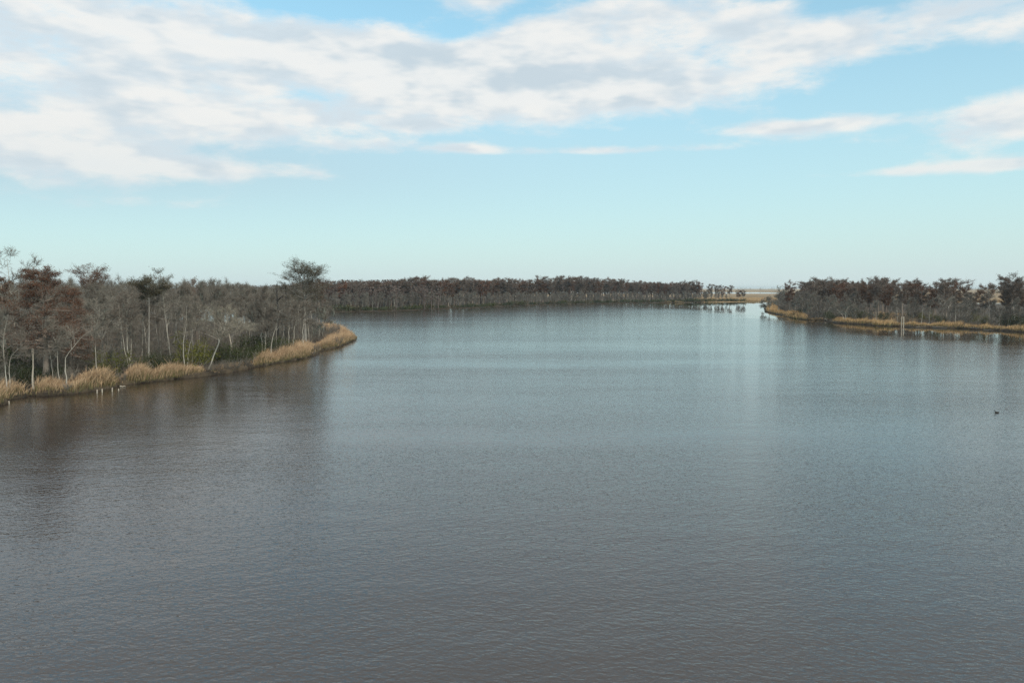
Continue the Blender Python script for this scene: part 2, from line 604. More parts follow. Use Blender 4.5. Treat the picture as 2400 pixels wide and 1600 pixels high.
def along(pts, t):
    s = np.linspace(0, 1, len(pts))
    p = np.array([np.interp(t, s, pts[:, i]) for i in range(3)])
    i = min(int(t * (len(pts) - 1)), len(pts) - 2)
    return p, unit(pts[i + 1] - pts[i])


def twigs_on(wd, rng, pts, count, lmin, lmax, wid, up=0.25, spread=0.9):
    t = rng.uniform(0.15, 1.0, count)
    s = np.linspace(0, 1, len(pts))
    base = np.stack([np.interp(t, s, pts[:, i]) for i in range(3)], 1)
    axis = unit(pts[-1] - pts[0])
    d = axis[None, :] * rng.uniform(0.3, 1.0, (count, 1)) + rng.normal(size=(count, 3)) * spread * 0.6
    d[:, 2] += up * 1.5
    d /= np.linalg.norm(d, axis=1)[:, None]
    ln = rng.uniform(lmin, lmax, count)
    wd.slivers(base, d, ln, np.full(count, wid) * rng.uniform(0.6, 1.2, count), rng)
    # side shoots
    b2 = base + d * (ln * rng.uniform(0.3, 0.8, count))[:, None]
    d2 = d + rng.normal(size=(count, 3)) * 0.55
    d2 /= np.linalg.norm(d2, axis=1)[:, None]
    wd.slivers(b2, d2, ln * 0.6, np.full(count, wid * 0.7), rng)


class TreeMesh:
    pass


def bare_tree(seed, H=16.0, R=0.17, trunk_pts=None, limbs=11, first=0.42, spread=0.55, reach=0.24, l2=6, l3=4, tw=6, twl=(0.45, 1.2), tww=0.045,
              wander=0.03, bark=None, twig=None, moss=0, lowtwigs=0, sides=7):
    """a leafless swamp hardwood: trunk, ascending limbs, branches and a haze of twigs"""
    rng = np.random.default_rng(seed)
    T, C, Mo = Wood(), Wood(), Wood()
    if trunk_pts is None:
        trunk_pts = path(rng, (0, 0, -0.4), (rng.normal() * 0.05, rng.normal() * 0.05, 1), H + 0.4, 9, wander, 0.03)
    tp = np.asarray(trunk_pts, float)
    hh = np.linspace(0, 1, len(tp))
    T.tube(tp, R * (1.0 - 0.86 * hh ** 0.85) * (1 + 0.5 * np.exp(-hh * 14)), sides)
    for i in range(limbs):
        t = first + (1 - first) * ((i + rng.uniform(0.1, 0.9)) / limbs) ** 0.9
        t = min(t, 0.985)
        p, d = along(tp, t)
        out = perp(d, rng)
        L = H * reach * (1.15 - 0.65 * t) * rng.uniform(0.7, 1.35)
        r0 = R * (1.0 - 0.86 * t ** 0.85) * rng.uniform(0.55, 0.8)
        lp = path(rng, p, d * (1 - spread) + out * spread * 1.25, L, 5, 0.13, 0.05)
        T.tube(lp, r0 * np.linspace(1, 0.3, 6), 4)
        twigs_on(C, rng, lp, tw, twl[0], twl[1], tww)
        for j in range(l2):
            t2 = rng.uniform(0.25, 1.0)
            p2, d2 = along(lp, t2)
            b2 = path(rng, p2, d2 + perp(d2, rng) * rng.uniform(0.5, 1.1) + np.array((0, 0, 0.15)), L * rng.uniform(0.35, 0.6), 3, 0.2, 0.05)
            C.tube(b2, max(r0 * 0.34, tww * 0.55) * np.linspace(1, 0.4, 4), 3)
            twigs_on(C, rng, b2, tw, twl[0], twl[1], tww)
            for k_ in range(l3):
                p3, d3 = along(b2, rng.uniform(0.2, 1.0))
                b3 = path(rng, p3, d3 + perp(d3, rng) * rng.uniform(0.4, 1.0), L * rng.uniform(0.2, 0.36), 2, 0.2, 0.04)
                C.tube(b3, np.array((1, 0.7, 0.35)) * tww * 0.55, 3)
                twigs_on(C, rng, b3, tw, twl[0], twl[1] * 0.9, tww)
            if moss and rng.random() < moss:
                m_ = 26
                tt = rng.uniform(0.1, 1, m_)
                s = np.linspace(0, 1, 4)
                bb = np.stack([np.interp(tt, s, b2[:, i2]) for i2 in range(3)], 1) + rng.normal(size=(m_, 3)) * 0.12
                dd = np.tile(np.array((0, 0, -1.0)), (m_, 1)) + rng.normal(size=(m_, 3)) * 0.12
                Mo.slivers(bb, dd, rng.uniform(0.5, 1.7, m_), np.full(m_, 0.11), rng)
    for i in range(lowtwigs):
        p, d = along(tp, rng.uniform(0.12, first))
        b2 = path(rng, p, d * 0.4 + perp(d, rng), H * rng.uniform(0.05, 0.11), 3, 0.2, 0.08)
        C.tube(b2, np.array((1, 0.8, 0.6, 0.3)) * 0.03, 3)
        twigs_on(C, rng, b2, tw, twl[0], twl[1], tww, up=0.1)
    r = TreeMesh()
    r.trunk = T.mesh('trunk', bark or M_BARK, True)
    r.crown = C.mesh('crown', twig or M_TWIG)
    r.foliage = Mo.mesh('moss_fronds', M_MOSS)
    r.fname = 'moss_fronds'
    return r


def cypress(seed, H=21.0, R=0.42, first=0.6, top_flat=True, limbs=16, width=4.6, needles=26, nsize=0.26, mat=None, bark=None, lean=0.02, droop=0.0, dome=False,
            l2=7, tw=5, sides=8, fluff=0.17):
    """a bald cypress in winter: straight fluted bole, spreading limbs, remnant rusty needles in shelves"""
    rng = np.random.default_rng(seed)
    T, C, N = Wood(), Wood(), Wood()
    tp = path(rng, (0, 0, -0.4), (rng.normal() * lean, rng.normal() * lean, 1), H + 0.4, 11, 0.018, 0.03)
    hh = np.linspace(0, 1, len(tp))
    T.tube(tp, R * (1.0 - 0.85 * hh ** 0.9) * (1 + 0.9 * np.exp(-hh * 11)), sides)
    for i in range(limbs):
        f = (i + rng.uniform(0.15, 0.85)) / limbs
        t = min(first + (1 - first) * f, 0.99)
        p, d = along(tp, t)
        a = i * 2.4 + rng.uniform(-0.5, 0.5)
        out = np.array((math.cos(a), math.sin(a), 0.0))
        if dome:
            prof = math.sqrt(max(0.0, 1 - (0.9 * f) ** 2)) * (0.55 + 0.45 * min(1, f * 2.5))
            rise, pull = 0.42 + 1.3 * f, 0.01
        elif top_flat:
            prof, rise, pull = 0.72 + 0.28 * f, 0.62 + 0.2 * (1 - f), -0.012 - 0.02 * f
        else:
            prof, rise, pull = 1.08 - 0.85 * f, 0.18 + 0.3 * f, -0.03 - droop
        L = width * prof * rng.uniform(0.7, 1.2)
        r0 = R * (1.0 - 0.85 * t ** 0.9) * 0.5 + 0.02
        lp = path(rng, p, out + np.array((0, 0, rise)), L, 6, 0.14, pull)
        T.tube(lp, r0 * np.linspace(1, 0.22, 7), 4)
        for j in range(l2):
            t2 = rng.uniform(0.22, 1.0) ** 0.8
            p2, d2 = along(lp, t2)
            side = perp(d2, rng)
            side[2] = abs(side[2]) * 0.45
            b2 = path(rng, p2, d2 * 0.8 + side, L * rng.uniform(0.22, 0.48) * (1.15 - 0.4 * t2) + 0.4, 4, 0.18, 0.03)
            C.tube(b2, np.linspace(1, 0.4, 5) * max(r0 * 0.25, 0.02), 3)
            twigs_on(C, rng, b2, tw, 0.35, 0.95, 0.034, up=0.12)
            if needles:
                m_ = needles
                tt = rng.uniform(0.1, 1.05, m_)
                s = np.linspace(0, 1, 5)
                cc = np.stack([np.interp(tt, s, b2[:, i2]) for i2 in range(3)], 1)
                sc_ = rng.normal(size=(m_, 3)) * np.array((0.36, 0.36, fluff))
                N.flakes(cc + sc_, rng.uniform(0.6, 1.35, m_) * nsize, rng, flat=0.5)
    r = TreeMesh()
    r.trunk = T.mesh('trunk', bark or M_CYBARK, True)
    r.crown = C.mesh('crown', M_TWIG)
    r.foliage = N.mesh('foliage', mat or M_RUST)
    r.fname = 'foliage'
    return r


def shrub(seed, H=3.2, W=1.9, stems=11, leaves=1500, lsize=0.17, mat=None, twig=260):
    """a many-stemmed bush: stems, twigs and (when green) leaf clumps in uneven lobes"""
    rng = np.random.default_rng(seed)
    T, C = Wood(), Wood()
    tips = []
    for i in range(stems):
        a = rng.uniform(0, 2 * math.pi)
        s = path(rng, (math.cos(a) * 0.25 * W, math.sin(a) * 0.25 * W, -0.2), (math.cos(a) * rng.uniform(0.1, 0.75), math.sin(a) * rng.uniform(0.1, 0.75), 1),
                 H * rng.uniform(0.55, 1.0), 5, 0.16, 0.05)
        T.tube(s, np.linspace(1, 0.3, 6) * 0.035, 4)
        tips.append(s)
        twigs_on(T if mat is None else C, rng, s, twig // stems, 0.35, 1.0, 0.03, up=0.15, spread=1.2)
    r = TreeMesh()
    if mat is not None:
        lobes = [along(s, rng.uniform(0.3, 1.0))[0] for s in tips for _ in range(2)]
        per = leaves // len(lobes)
        for c in lobes:
            cc = c + rng.normal(size=(per, 3)) * np.array((0.30, 0.30, 0.24)) * (W / 1.6)
            C.flakes(cc, rng.uniform(0.6, 1.3, per) * lsize, rng, flat=0.2)
        r.trunk, r.crown, r.foliage, r.fname = T.mesh('stems', M_BARK), C.mesh('leaves', mat), None, None
        r.names = ('stems', 'leaves')
    else:
        r.trunk, r.crown, r.foliage, r.fname = T.mesh('stems', M_TWIG), None, None, None
        r.names = ('stems', 'leaves')
    return r


def put(name, tm, loc, rz=0.0, scale=1.0, label=None, cat='tree', group=None, zscale=None, tilt=(0, 0)):
    """an Empty at the plant's foot that parents its trunk, crown and foliage"""
    e = bpy.data.objects.new(name, None)
    COL.objects.link(e)
    e.location = tuple(loc)
    e.rotation_euler = (tilt[0], tilt[1], rz)
    e.scale = (scale, scale, zscale or scale)
    e.empty_display_size = 0.3
    tag(e, label, cat, group)
    names = getattr(tm, 'names', ('trunk', 'crown'))
    link(names[0], tm.trunk, e)
    if tm.crown:
        c = link(names[1], tm.crown, e)
        if tm.foliage:
            link(tm.fname, tm.foliage, c)
    return e


ONES = 'first second third fourth fifth sixth seventh eighth ninth tenth eleventh twelfth thirteenth fourteenth fifteenth sixteenth seventeenth eighteenth nineteenth'.split()
TENS = {2: ('twentieth', 'twenty'), 3: ('thirtieth', 'thirty'), 4: ('fortieth', 'forty'), 5: ('fiftieth', 'fifty'), 6: ('sixtieth', 'sixty'), 7: ('seventieth', 'seventy'),
        8: ('eightieth', 'eighty'), 9: ('ninetieth', 'ninety')}


def ordinal(k_):
    if k_ < 20:
        return ONES[k_ - 1]
    if k_ < 100:
        t, o = divmod(k_, 10)
        return TENS[t][0] if o == 0 else TENS[t][1] + '-' + ONES[o - 1]
    rest = k_ % 100
    return 'hundredth' if rest == 0 else 'hundred-and-' + ordinal(rest)


def scatter(poly, edge, dmin, dmax, spacing, n_try, seed, keep, bounds, avoid=()):
    rng = np.random.default_rng(seed)
    pts = np.stack([rng.uniform(bounds[0], bounds[1], n_try), rng.uniform(bounds[2], bounds[3], n_try)], 1)
    pts = pts[inside(pts, poly)]
    d = edge_dist(pts, edge)
    pts = pts[(d > dmin) & (d < dmax)]
    out, grid = [], {}
    cell = spacing
    for a in avoid:
        grid.setdefault((int(a[0] // cell), int(a[1] // cell)), []).append(np.asarray(a[:2], float))
    for p in pts:
        if not keep(p):
            continue
        kx, ky = int(p[0] // cell), int(p[1] // cell)
        ok = True
        for i in (-1, 0, 1):
            for j in (-1, 0, 1):
                for o in grid.get((kx + i, ky + j), ()):
                    if (o[0] - p[0]) ** 2 + (o[1] - p[1]) ** 2 < spacing ** 2:
                        ok = False
        if ok:
            grid.setdefault((kx, ky), []).append(p)
            out.append(p)
    return np.array(out).reshape(-1, 2)


def bank_y(px, edge, setback):
    """depth at which the sight line of one picture column crosses the bank's edge, plus a setback"""
    E = np.array(edge)
    for a, b in zip(E[:-1], E[1:]):
        pa, pb = proj((a[0], a[1], 0))[0], proj((b[0], b[1], 0))[0]
        if min(pa, pb) <= px <= max(pa, pb) and pa != pb:
            t = (px - pa) / (pb - pa)
            return a[1] + (b[1] - a[1]) * t + setback
    return E[-1][1] + setback


LZ = 0.55     # height of the bank tops
in_view = lambda p, m=70: -m < proj((p[0], p[1], 5.0))[0] < 2400 + m and p[1] > 40

# ------------------------------------------------------------------ left bank: trees one can single out
LEFT_TAKEN = []


def left_spot(px, setback):
    Y = bank_y(px, LEFT_EDGE, setback)
    return np.array((column_x(px, Y), Y, LZ))


def hero_bare(seed, pix, setback, label, R=0.13, edge=None, bark=None, twig=None, name='bare_tree', taken=None, **kw):
    """a tree whose trunk bends as the photograph shows it; pix runs from foot to tip in picture columns and rows"""
    Y = bank_y(pix[0][0], edge or LEFT_EDGE, setback)
    base = np.array((column_x(pix[0][0], Y), Y, LZ))
    rng = np.random.default_rng(seed + 900)
    P = [np.array((0, 0, -0.4)), np.array((0, 0, 0.0))]
    dy = rng.normal(0, 0.02)
    for (x, y) in pix[1:]:
        q_ = at(x, y, Y) - base
        q_[1] = q_[2] * dy
        P.append(q_)
    P = np.array(P)
    s = np.concatenate([[0], np.cumsum(np.linalg.norm(np.diff(P, axis=0), axis=1))])
    t = np.linspace(0, s[-1], 12)
    tp = np.stack([np.interp(t, s, P[:, i]) for i in range(3)], 1)
    tp[2:-1] += rng.normal(0, 0.05, (9, 3))
    H = s[-1]
    tm = bare_tree(seed, H=H, R=R * 0.8, trunk_pts=tp, bark=bark or M_PALE, twig=twig or M_TWIG, **{**dict(l3=3, tw=5), **kw})
    (LEFT_TAKEN if taken is None else taken).append(base[:2])
    zs = 1.0
    if kw.get('limbs', 11) > 7:
        zs = max(0.72, min(1.0, (P[-1][2] + 0.3) / top_of(tm)))
    return put(name, tm, base, label=label, zscale=zs)


def top_of(tm):
    z = 0.0
    for me in (tm.trunk, tm.crown, tm.foliage):
        if me:
            v = np.empty(len(me.vertices) * 3, np.float32)
            me.vertices.foreach_get('co', v)
            z = max(z, float(v[2::3].max()))
    return z


def hero_cypress(tm, px, Y, label, top_py, H, name='cypress_tree', rz=0.0, taken=None):
    """scaled so that its top stands as high as in the photograph"""
    base = np.array((column_x(px, Y), Y, LZ))
    top = at(px, top_py, Y)[2]
    s = (top - LZ) / top_of(tm)
    (LEFT_TAKEN if taken is None else taken).append(base[:2])
    return put(name, tm, base, rz=rz, scale=s, label=label)


hero_cypress(cypress(11, H=20, R=0.55, first=0.30, top_flat=False, limbs=60, width=7.4, needles=40, nsize=0.19, l2=12, tw=9, lean=0.0), 100, bank_y(100, LEFT_EDGE, 9),
             'broad rust-red cypress with thick pale bole near the left edge', 615, 20)
hero_cypress(cypress(12, H=21, R=0.34, first=0.76, limbs=22, width=5.4, needles=30, nsize=0.22, l2=10, tw=7), 211, bank_y(211, LEFT_EDGE, 50),
             'dark flat-topped cypress standing clear of the canopy beside the rust-red cypress', 612, 21)
hero_cypress(cypress(13, H=20, R=0.25, first=0.80, limbs=24, width=5.0, needles=44, nsize=0.22, l2=11, tw=7, mat=M_OLIVE, bark=M_BARK), 341, bank_y(341, LEFT_EDGE, 16),
             'olive flat-topped cypress with a forked pale trunk in mid left bank', 619, 20, rz=1.0)
dome_tree = hero_cypress(cypress(14, H=23, R=0.40, first=0.62, limbs=46, width=8.6, needles=34, nsize=0.20, l2=11, tw=9, dome=True, mat=M_OLIVE, bark=M_BARK), 714, bank_y(714, LEFT_EDGE, 22),
             'tallest cypress with an open domed crown near the point of the left bank', 596, 23)
dome_tree.scale.x *= 1.35
dome_tree.scale.y *= 1.35
hero_cypress(cypress(15, H=20, R=0.3, first=0.6, limbs=14, width=3.4, needles=20, mat=M_RUST), 748, bank_y(704, LEFT_EDGE, 60),
             'rusty-brown cypress leaning out beside the domed cypress', 650, 20)
hero_cypress(cypress(16, H=18, R=0.28, first=0.66, limbs=12, width=3.0, needles=16), 458, bank_y(458, LEFT_EDGE, 62),
             'small flat-topped cypress far back between the olive cypress and the leaning pale tree', 645, 18)
hero_cypress(cypress(17, H=19, R=0.36, first=0.35, top_flat=False, limbs=24, width=3.6, needles=26, l2=7), 4, bank_y(4, LEFT_EDGE, 22),
             'rust-brown cypress cut by the left edge of the picture', 640, 19)

hero_cypress(cypress(18, H=19, R=0.36, first=0.25, top_flat=False, limbs=40, width=5.4, needles=34, nsize=0.19, l2=11, tw=9), 160, bank_y(160, LEFT_EDGE, 19),
             'lower rust-brown cypress between the rust-red one and the dark flat-topped one', 668, 19)
hero_bare(21, [(40, 862), (36, 780), (28, 700), (20, 640), (14, 575)], 24, 'tall pale bare tree whose twiggy top rises highest at the left edge', R=0.2, limbs=9, first=0.55, reach=0.2)
hero_bare(22, [(70, 862), (72, 760), (74, 680), (76, 590)], 30, 'bare tree with thin forked top rising above the rust-red cypress', R=0.16, limbs=8, first=0.7, reach=0.22, l2=4, l3=2)
hero_bare(23, [(6, 868), (10, 800), (16, 755), (24, 715)], 6, 'slim grey tree at the very left edge behind the reeds', R=0.12, limbs=8, first=0.5)
hero_bare(24, [(12, 872), (22, 840), (42, 818), (64, 797)], 5, 'short pale tree leaning right, lowest of those at the left edge', R=0.09, limbs=6, first=0.4, reach=0.3, l2=4, l3=2, tw=7)
hero_bare(25, [(131, 874), (134, 815), (128, 795), (118, 775)], 4.5, 'short pale forked tree just left of the bent white trunk', R=0.10, limbs=7, first=0.5, reach=0.35, l2=4, l3=3, tw=8)
hero_bare(26, [(147, 884), (152, 838), (172, 811), (192, 787), (213, 774)], 3.2, 'bent white trunk leaning far right over the reeds', R=0.12, limbs=5, first=0.55, reach=0.22, l2=3, l3=2, tw=6)
hero_bare(27, [(118, 870), (117, 828), (112, 800)], 5.5, 'thin pale sapling beside the short forked tree', R=0.07, limbs=5, first=0.5, l2=3, l3=2, tw=7)
hero_bare(28, [(221, 852), (223, 790), (228, 745), (234, 690)], 8, 'slender upright grey tree behind the tallest reed mound', R=0.12, limbs=10, first=0.5)
hero_bare(29, [(297, 850), (291, 800), (282, 745), (276, 690)], 8, 'slim tree leaning left, one of two rising from the reed notch', R=0.11, limbs=10, first=0.5)
hero_bare(30, [(303, 848), (298, 790), (299, 720), (301, 670)], 9, 'upright slim tree, the straighter of two rising from the reed notch', R=0.11, limbs=10, first=0.5)
hero_bare(31, [(399, 822), (391, 760), (385, 700), (380, 650)], 14, 'grey tree leaning slightly left behind the olive cypress', R=0.13, limbs=11, first=0.5)
hero_bare(32, [(428, 858), (429, 800), (434, 755), (437, 720), (438, 690)], 4, 'pale tree with open vase crown, left of the big leaning one', R=0.13, limbs=8, first=0.6, reach=0.3, bark=M_PALE)
hero_bare(33, [(433, 857), (442, 815), (458, 768)], 4.5, 'short pale leaning stem sharing a foot with the vase-crowned tree', R=0.08, limbs=4, first=0.6, reach=0.2, l2=2, l3=2, tw=6)
hero_bare(34, [(484, 866), (497, 838), (508, 792), (524, 742), (532, 705)], 3.5, 'big pale leaning tree with wide spreading crown on the bank edge', R=0.21, limbs=15, first=0.55, reach=0.5, spread=0.6, l2=7, l3=4, twig=M_TWIGPALE)
hero_bare(35, [(612, 815), (613, 780), (617, 745), (622, 700)], 10, 'pale slim tree behind the middle reed bed, leftmost of a close trio', R=0.13, limbs=9, first=0.5)
hero_bare(36, [(616, 814), (622, 780), (632, 752), (640, 715)], 9, 'pale tree leaning right, middle one of the close trio behind the reeds', R=0.15, limbs=9, first=0.5)
hero_bare(37, [(629, 820), (638, 780), (648, 745), (655, 705)], 6, 'pale tree leaning right, nearest the reeds in the close trio', R=0.13, limbs=9, first=0.5)
hero_bare(38, [(645, 814), (648, 780), (650, 740), (652, 700)], 10, 'thin straight grey tree right of the close trio', R=0.10, limbs=9, first=0.5)
hero_bare(39, [(675, 808), (677, 770), (678, 730), (680, 690)], 14, 'upright grey trunk under the left side of the domed cypress', R=0.15, limbs=9, first=0.5)
hero_bare(40, [(684, 809), (690, 765), (697, 735), (703, 700)], 13, 'long pale trunk leaning right in front of the domed cypress', R=0.14, limbs=8, first=0.6)
hero_bare(41, [(708, 796), (709, 765), (712, 740), (716, 710)], 18, 'pale forked trunk directly below the domed crown', R=0.16, limbs=8, first=0.45)
hero_bare(42, [(745, 790), (749, 765), (757, 740), (766, 712)], 26, 'grey twiggy tree leaning out over the water at the wood end', R=0.15, limbs=14, first=0.3, reach=0.34, spread=0.75, moss=0.3, twig=M_TWIG)
hero_bare(43, [(588, 858), (593, 845), (597, 832)], 2.5, 'small dead stem beside the middle reed bed', R=0.05, limbs=3, first=0.5, reach=0.3, l2=2, l3=1, tw=3)


def snag(seed, px, Y, top_py, R, label, mat, lean=0.0, stubs=4, taken=None):
    """a dead trunk with a splintered top and a few broken limb stubs"""
    rng = np.random.default_rng(seed)
    base = np.array((column_x(px, Y), Y, LZ))
    H = at(px, top_py, Y)[2] - LZ
    T, LB = Wood(), []
    tp = path(rng, (0, 0, -0.4), (lean, 0, 1), H, 8, 0.085, 0.03)
    T.tube(tp, R * np.linspace(1.2, 0.45, 9), 8)
    e = unit(tp[-1] - tp[-2])
    for i in range(5):
        a = i / 5 * 2 * math.pi
        o = np.array((math.cos(a), math.sin(a), 0)) * R * 0.4
        T.tube([tp[-1] + o - e * 0.2, tp[-1] + o * 1.2 + e * rng.uniform(0.2, 1.6)], [R * 0.22, R * 0.04], 4)
    for i in range(stubs):
        p, d = along(tp, rng.uniform(0.5, 0.97))
        b_ = path(rng, p, perp(d, rng) + np.array((0, 0, 0.6)), H * rng.uniform(0.06, 0.17), 4, 0.2, 0.08)
        S_ = Wood()
        S_.tube(b_, R * 0.4 * np.linspace(1, 0.3, 5), 5)
        LB.append(S_)
    ee = bpy.data.objects.new('dead_tree', None)
    COL.objects.link(ee)
    ee.location = tuple(base)
    tag(ee, label, 'dead tree')
    link('trunk', T.mesh('trunk', mat, True), ee)
    for S_ in LB:
        link('limb', S_.mesh('limb', mat, True), ee)
    (LEFT_TAKEN if taken is None else taken).append(base[:2])
    return ee


snag(51, 648, bank_y(648, LEFT_EDGE, 40), 662, 0.30, 'blackened broken snag poking above the canopy left of the domed cypress', M_DARKWOOD, 0.05, 11)
snag(52, 664, bank_y(664, LEFT_EDGE, 44), 668, 0.22, 'dark snag with stubby limbs between the broken snag and the domed cypress', M_DARKWOOD, 0.08, 9)
snag(53, 69, bank_y(69, LEFT_EDGE, 3.0), 832, 0.13, 'short bleached standing pole in the reeds near the left edge', M_POST, 0.01, 0)
snag(54, 538, bank_y(538, LEFT_EDGE, 12), 790, 0.17, 'stout pale stub behind the brush right of the big leaning tree', M_POST, 0.02, 1)
snag(55, 732, bank_y(704, LEFT_EDGE, 8), 812, 0.10, 'small broken stub at the dip between the reed beds', M_DEAD, 0.1, 2)

# ------------------------------------------------------------------ left bank: the thicket behind
BARE = [bare_tree(100 + i, H=15, R=0.10 + 0.015 * (i % 4), limbs=11 + i % 5, first=(0.40, 0.54, 0.62, 0.48)[i % 4], spread=0.26 + 0.05 * (i % 4), reach=0.17 + 0.025 * (i % 3),
                  tw=6, tww=0.046, l2=5, l3=3, twl=(0.5, 1.5), moss=0.10 if i % 4 == 1 else 0, lowtwigs=7, wander=0.045, bark=M_PALE if i % 2 == 0 else M_BARK) for i in range(12)]
rng = np.random.default_rng(77)
pts = scatter(LEFT_POLY, LEFT_EDGE, 7.0, 400, 4.3, 13000, 5, lambda p: in_view(p) and p[1] < 440, (-300, -30, 80, 440), LEFT_TAKEN)
dd_ = edge_dist(pts, LEFT_EDGE)
rows = {'front': [], 'middle': [], 'back': []}
mass_left = []
for p, d in zip(pts, dd_):
    x = proj((p[0], p[1], 5))[0]
    if 30 < x < 175 and p[1] < bank_y(max(x, 0), LEFT_EDGE, 0) + 24 and rng.random() < 0.8:
        continue                                   # the rust-red cypress keeps this ground open
    if d < 15:
        rows['front'].append(p)
    elif d < 34:
        rows['middle'].append(p)
    elif rng.random() < (0.85 if p[1] < 330 else 0.5):
        mass_left.append(p)
rows.pop('back')
BARE_TOP = [top_of(t_) for t_ in BARE]
for row, P in rows.items():
    P = sorted(P, key=lambda p: proj((p[0], p[1], 5))[0])
    for k_, p in enumerate(P):
        i = int(rng.integers(len(BARE)))
        s = (rng.uniform(10.0, 14.6) if row == 'front' else rng.uniform(11.5, 16.8)) / BARE_TOP[i]
        put('bare_tree', BARE[i], (p[0], p[1], LZ), rng.uniform(0, 6.28), s, tilt=(rng.normal(0, 0.035), rng.normal(0, 0.055)),
            label='bare grey tree, %s from the left in the %s row of the left thicket' % (ordinal(k_ + 1), row), group='bare trees of the left bank thicket')


def arrays(me):
    v = np.empty(len(me.vertices) * 3, np.float32)
    me.vertices.foreach_get('co', v)
    me.calc_loop_triangles()
    t = np.empty(len(me.loop_triangles) * 3, np.int32)
    me.loop_triangles.foreach_get('vertices', t)
    return v.reshape(-1, 3), t.reshape(-1, 3)


def joined_trees(name, protos, spots, label, seed, srange, mat=None):
    """many slender trees that read as one mass, in one mesh"""
    rng = np.random.default_rng(seed)
    parts_ = [[arrays(tm.trunk), arrays(tm.crown)] for tm in protos]
    tops_ = [top_of(tm) for tm in protos]
    V, T, n_ = [], [], 0
    for p in spots:
        pk = int(rng.integers(len(parts_)))
        a, sc_ = rng.uniform(0, 6.28), rng.uniform(*srange) / tops_[pk]
        c_, s_ = math.cos(a) * sc_, math.sin(a) * sc_
        for v, t in parts_[pk]:
            w_ = np.stack([v[:, 0] * c_ - v[:, 1] * s_ + p[0], v[:, 0] * s_ + v[:, 1] * c_ + p[1], v[:, 2] * sc_ + LZ], 1)
            V.append(w_)
            T.append(t + n_)
            n_ += len(v)
    o = link(name, mesh_from(name, np.concatenate(V), np.concatenate(T), None, [mat or M_TWIG]))
    tag(o, label, 'woods', kind='stuff')


SLIM = [bare_tree(180 + i, H=16, R=0.13, limbs=9, first=0.3, spread=0.36, reach=0.2, l2=4, l3=2, tw=6, twl=(0.6, 1.6), tww=0.05, sides=4, lowtwigs=6) for i in range(4)]
joined_trees('back_woods', SLIM, mass_left, 'grey leafless wood filling the depth of the left point', 78, (12.5, 18.0))

# understorey shrubs
SH_GREEN = [shrub(200 + i, H=3.4, W=2.0 + 0.3 * i, mat=M_GREEN) for i in range(3)]
SH_YEL = [shrub(210 + i, H=3.6, W=2.0, mat=M_YGREEN, leaves=1300) for i in range(2)]
SH_TWIG = [shrub(220 + i, H=3.4, W=2.4, stems=16, twig=900) for i in range(4)]

for k_, (px, sb, sc_, kind, lab) in enumerate([
        (249, 9, 1.5, 'y', 'yellow-green bush under the trees behind the tallest reed mound'),
        (446, 6, 1.9, 'y', 'tall yellow-green bush behind the vase-crowned pale tree'),
        (420, 5, 0.8, 'g', 'low dark evergreen bush at the foot of the vase-crowned tree'),
        (376, 9, 1.3, 'g', 'dark evergreen bush beneath the olive cypress'),
        (345, 9, 1.0, 'g', 'dark evergreen bush left of the olive cypress foot'),
        (67, 9, 1.0, 'g', 'low dark evergreen bush behind the bleached pole'),
        (30, 10, 1.1, 'g', 'dark evergreen bush below the leaning left-edge tree'),
        (110, 9, 0.9, 'g', 'low dark evergreen bush at the rust-red cypress foot'),
        (530, 9, 1.3, 'g', 'dark evergreen bush right of the big leaning tree'),
        (560, 7, 1.2, 'g', 'rounded evergreen bush between the leaning tree and the middle reeds'),
        (588, 8, 1.2, 'g', 'dark evergreen bush at the left end of the middle reeds'),
        (500, 13, 1.3, 'g', 'evergreen bush seen behind the big leaning trunk'),
        (632, 12, 1.5, 'g', 'evergreen bush behind the close trio of pale trunks'),
        (655, 12, 1.3, 'g', 'evergreen bush behind the thin straight grey tree'),
        (285, 6, 0.9, 'g', 'small olive bush in the notch between two reed mounds'),
        (590, 16, 1.8, 'g', 'tall dark evergreen behind the middle of the left bank'),
        (15, 20, 2.2, 'g', 'tall dark evergreen in the shade at the left edge'),
        (596, 5, 0.6, 'y', 'small yellow-green bush just before the middle reed bed'),
        (486, 1.6, 0.5, 't', 'low brown brush at the foot of the big leaning tree'),
        (505, 1.4, 0.55, 't', 'low brown brush just right of the big leaning tree foot'),
        (528, 1.6, 0.6, 't', 'low brown brush midway along the reedless stretch of bank'),
        (550, 1.4, 0.55, 't', 'low brown brush before the rounded evergreen bush'),
        (572, 1.5, 0.55, 't', 'low brown brush at the right end of the reedless stretch'),
        (281, 1.0, 0.45, 't', 'low brown brush in the notch between two reed mounds'),
        (150, 0.9, 0.35, 't', 'low dead brush on the mud before the bent white trunk'),
        (740, 1.5, 0.5, 't', 'low brush in the dip between the last two reed beds'),
        (790, 3.0, 0.7, 't', 'scrubby grey bush on the very tip of the left point')]):
    tm = {'g': SH_GREEN, 'y': SH_YEL, 't': SH_TWIG}[kind][k_ % (3 if kind == 'g' else 2)]
    loc = left_spot(px, sb)
    put('evergreen_shrub' if kind != 't' else 'twiggy_shrub', tm, loc, k_ * 1.7, sc_, label=lab, cat='shrub', group='shrubs on the left bank')

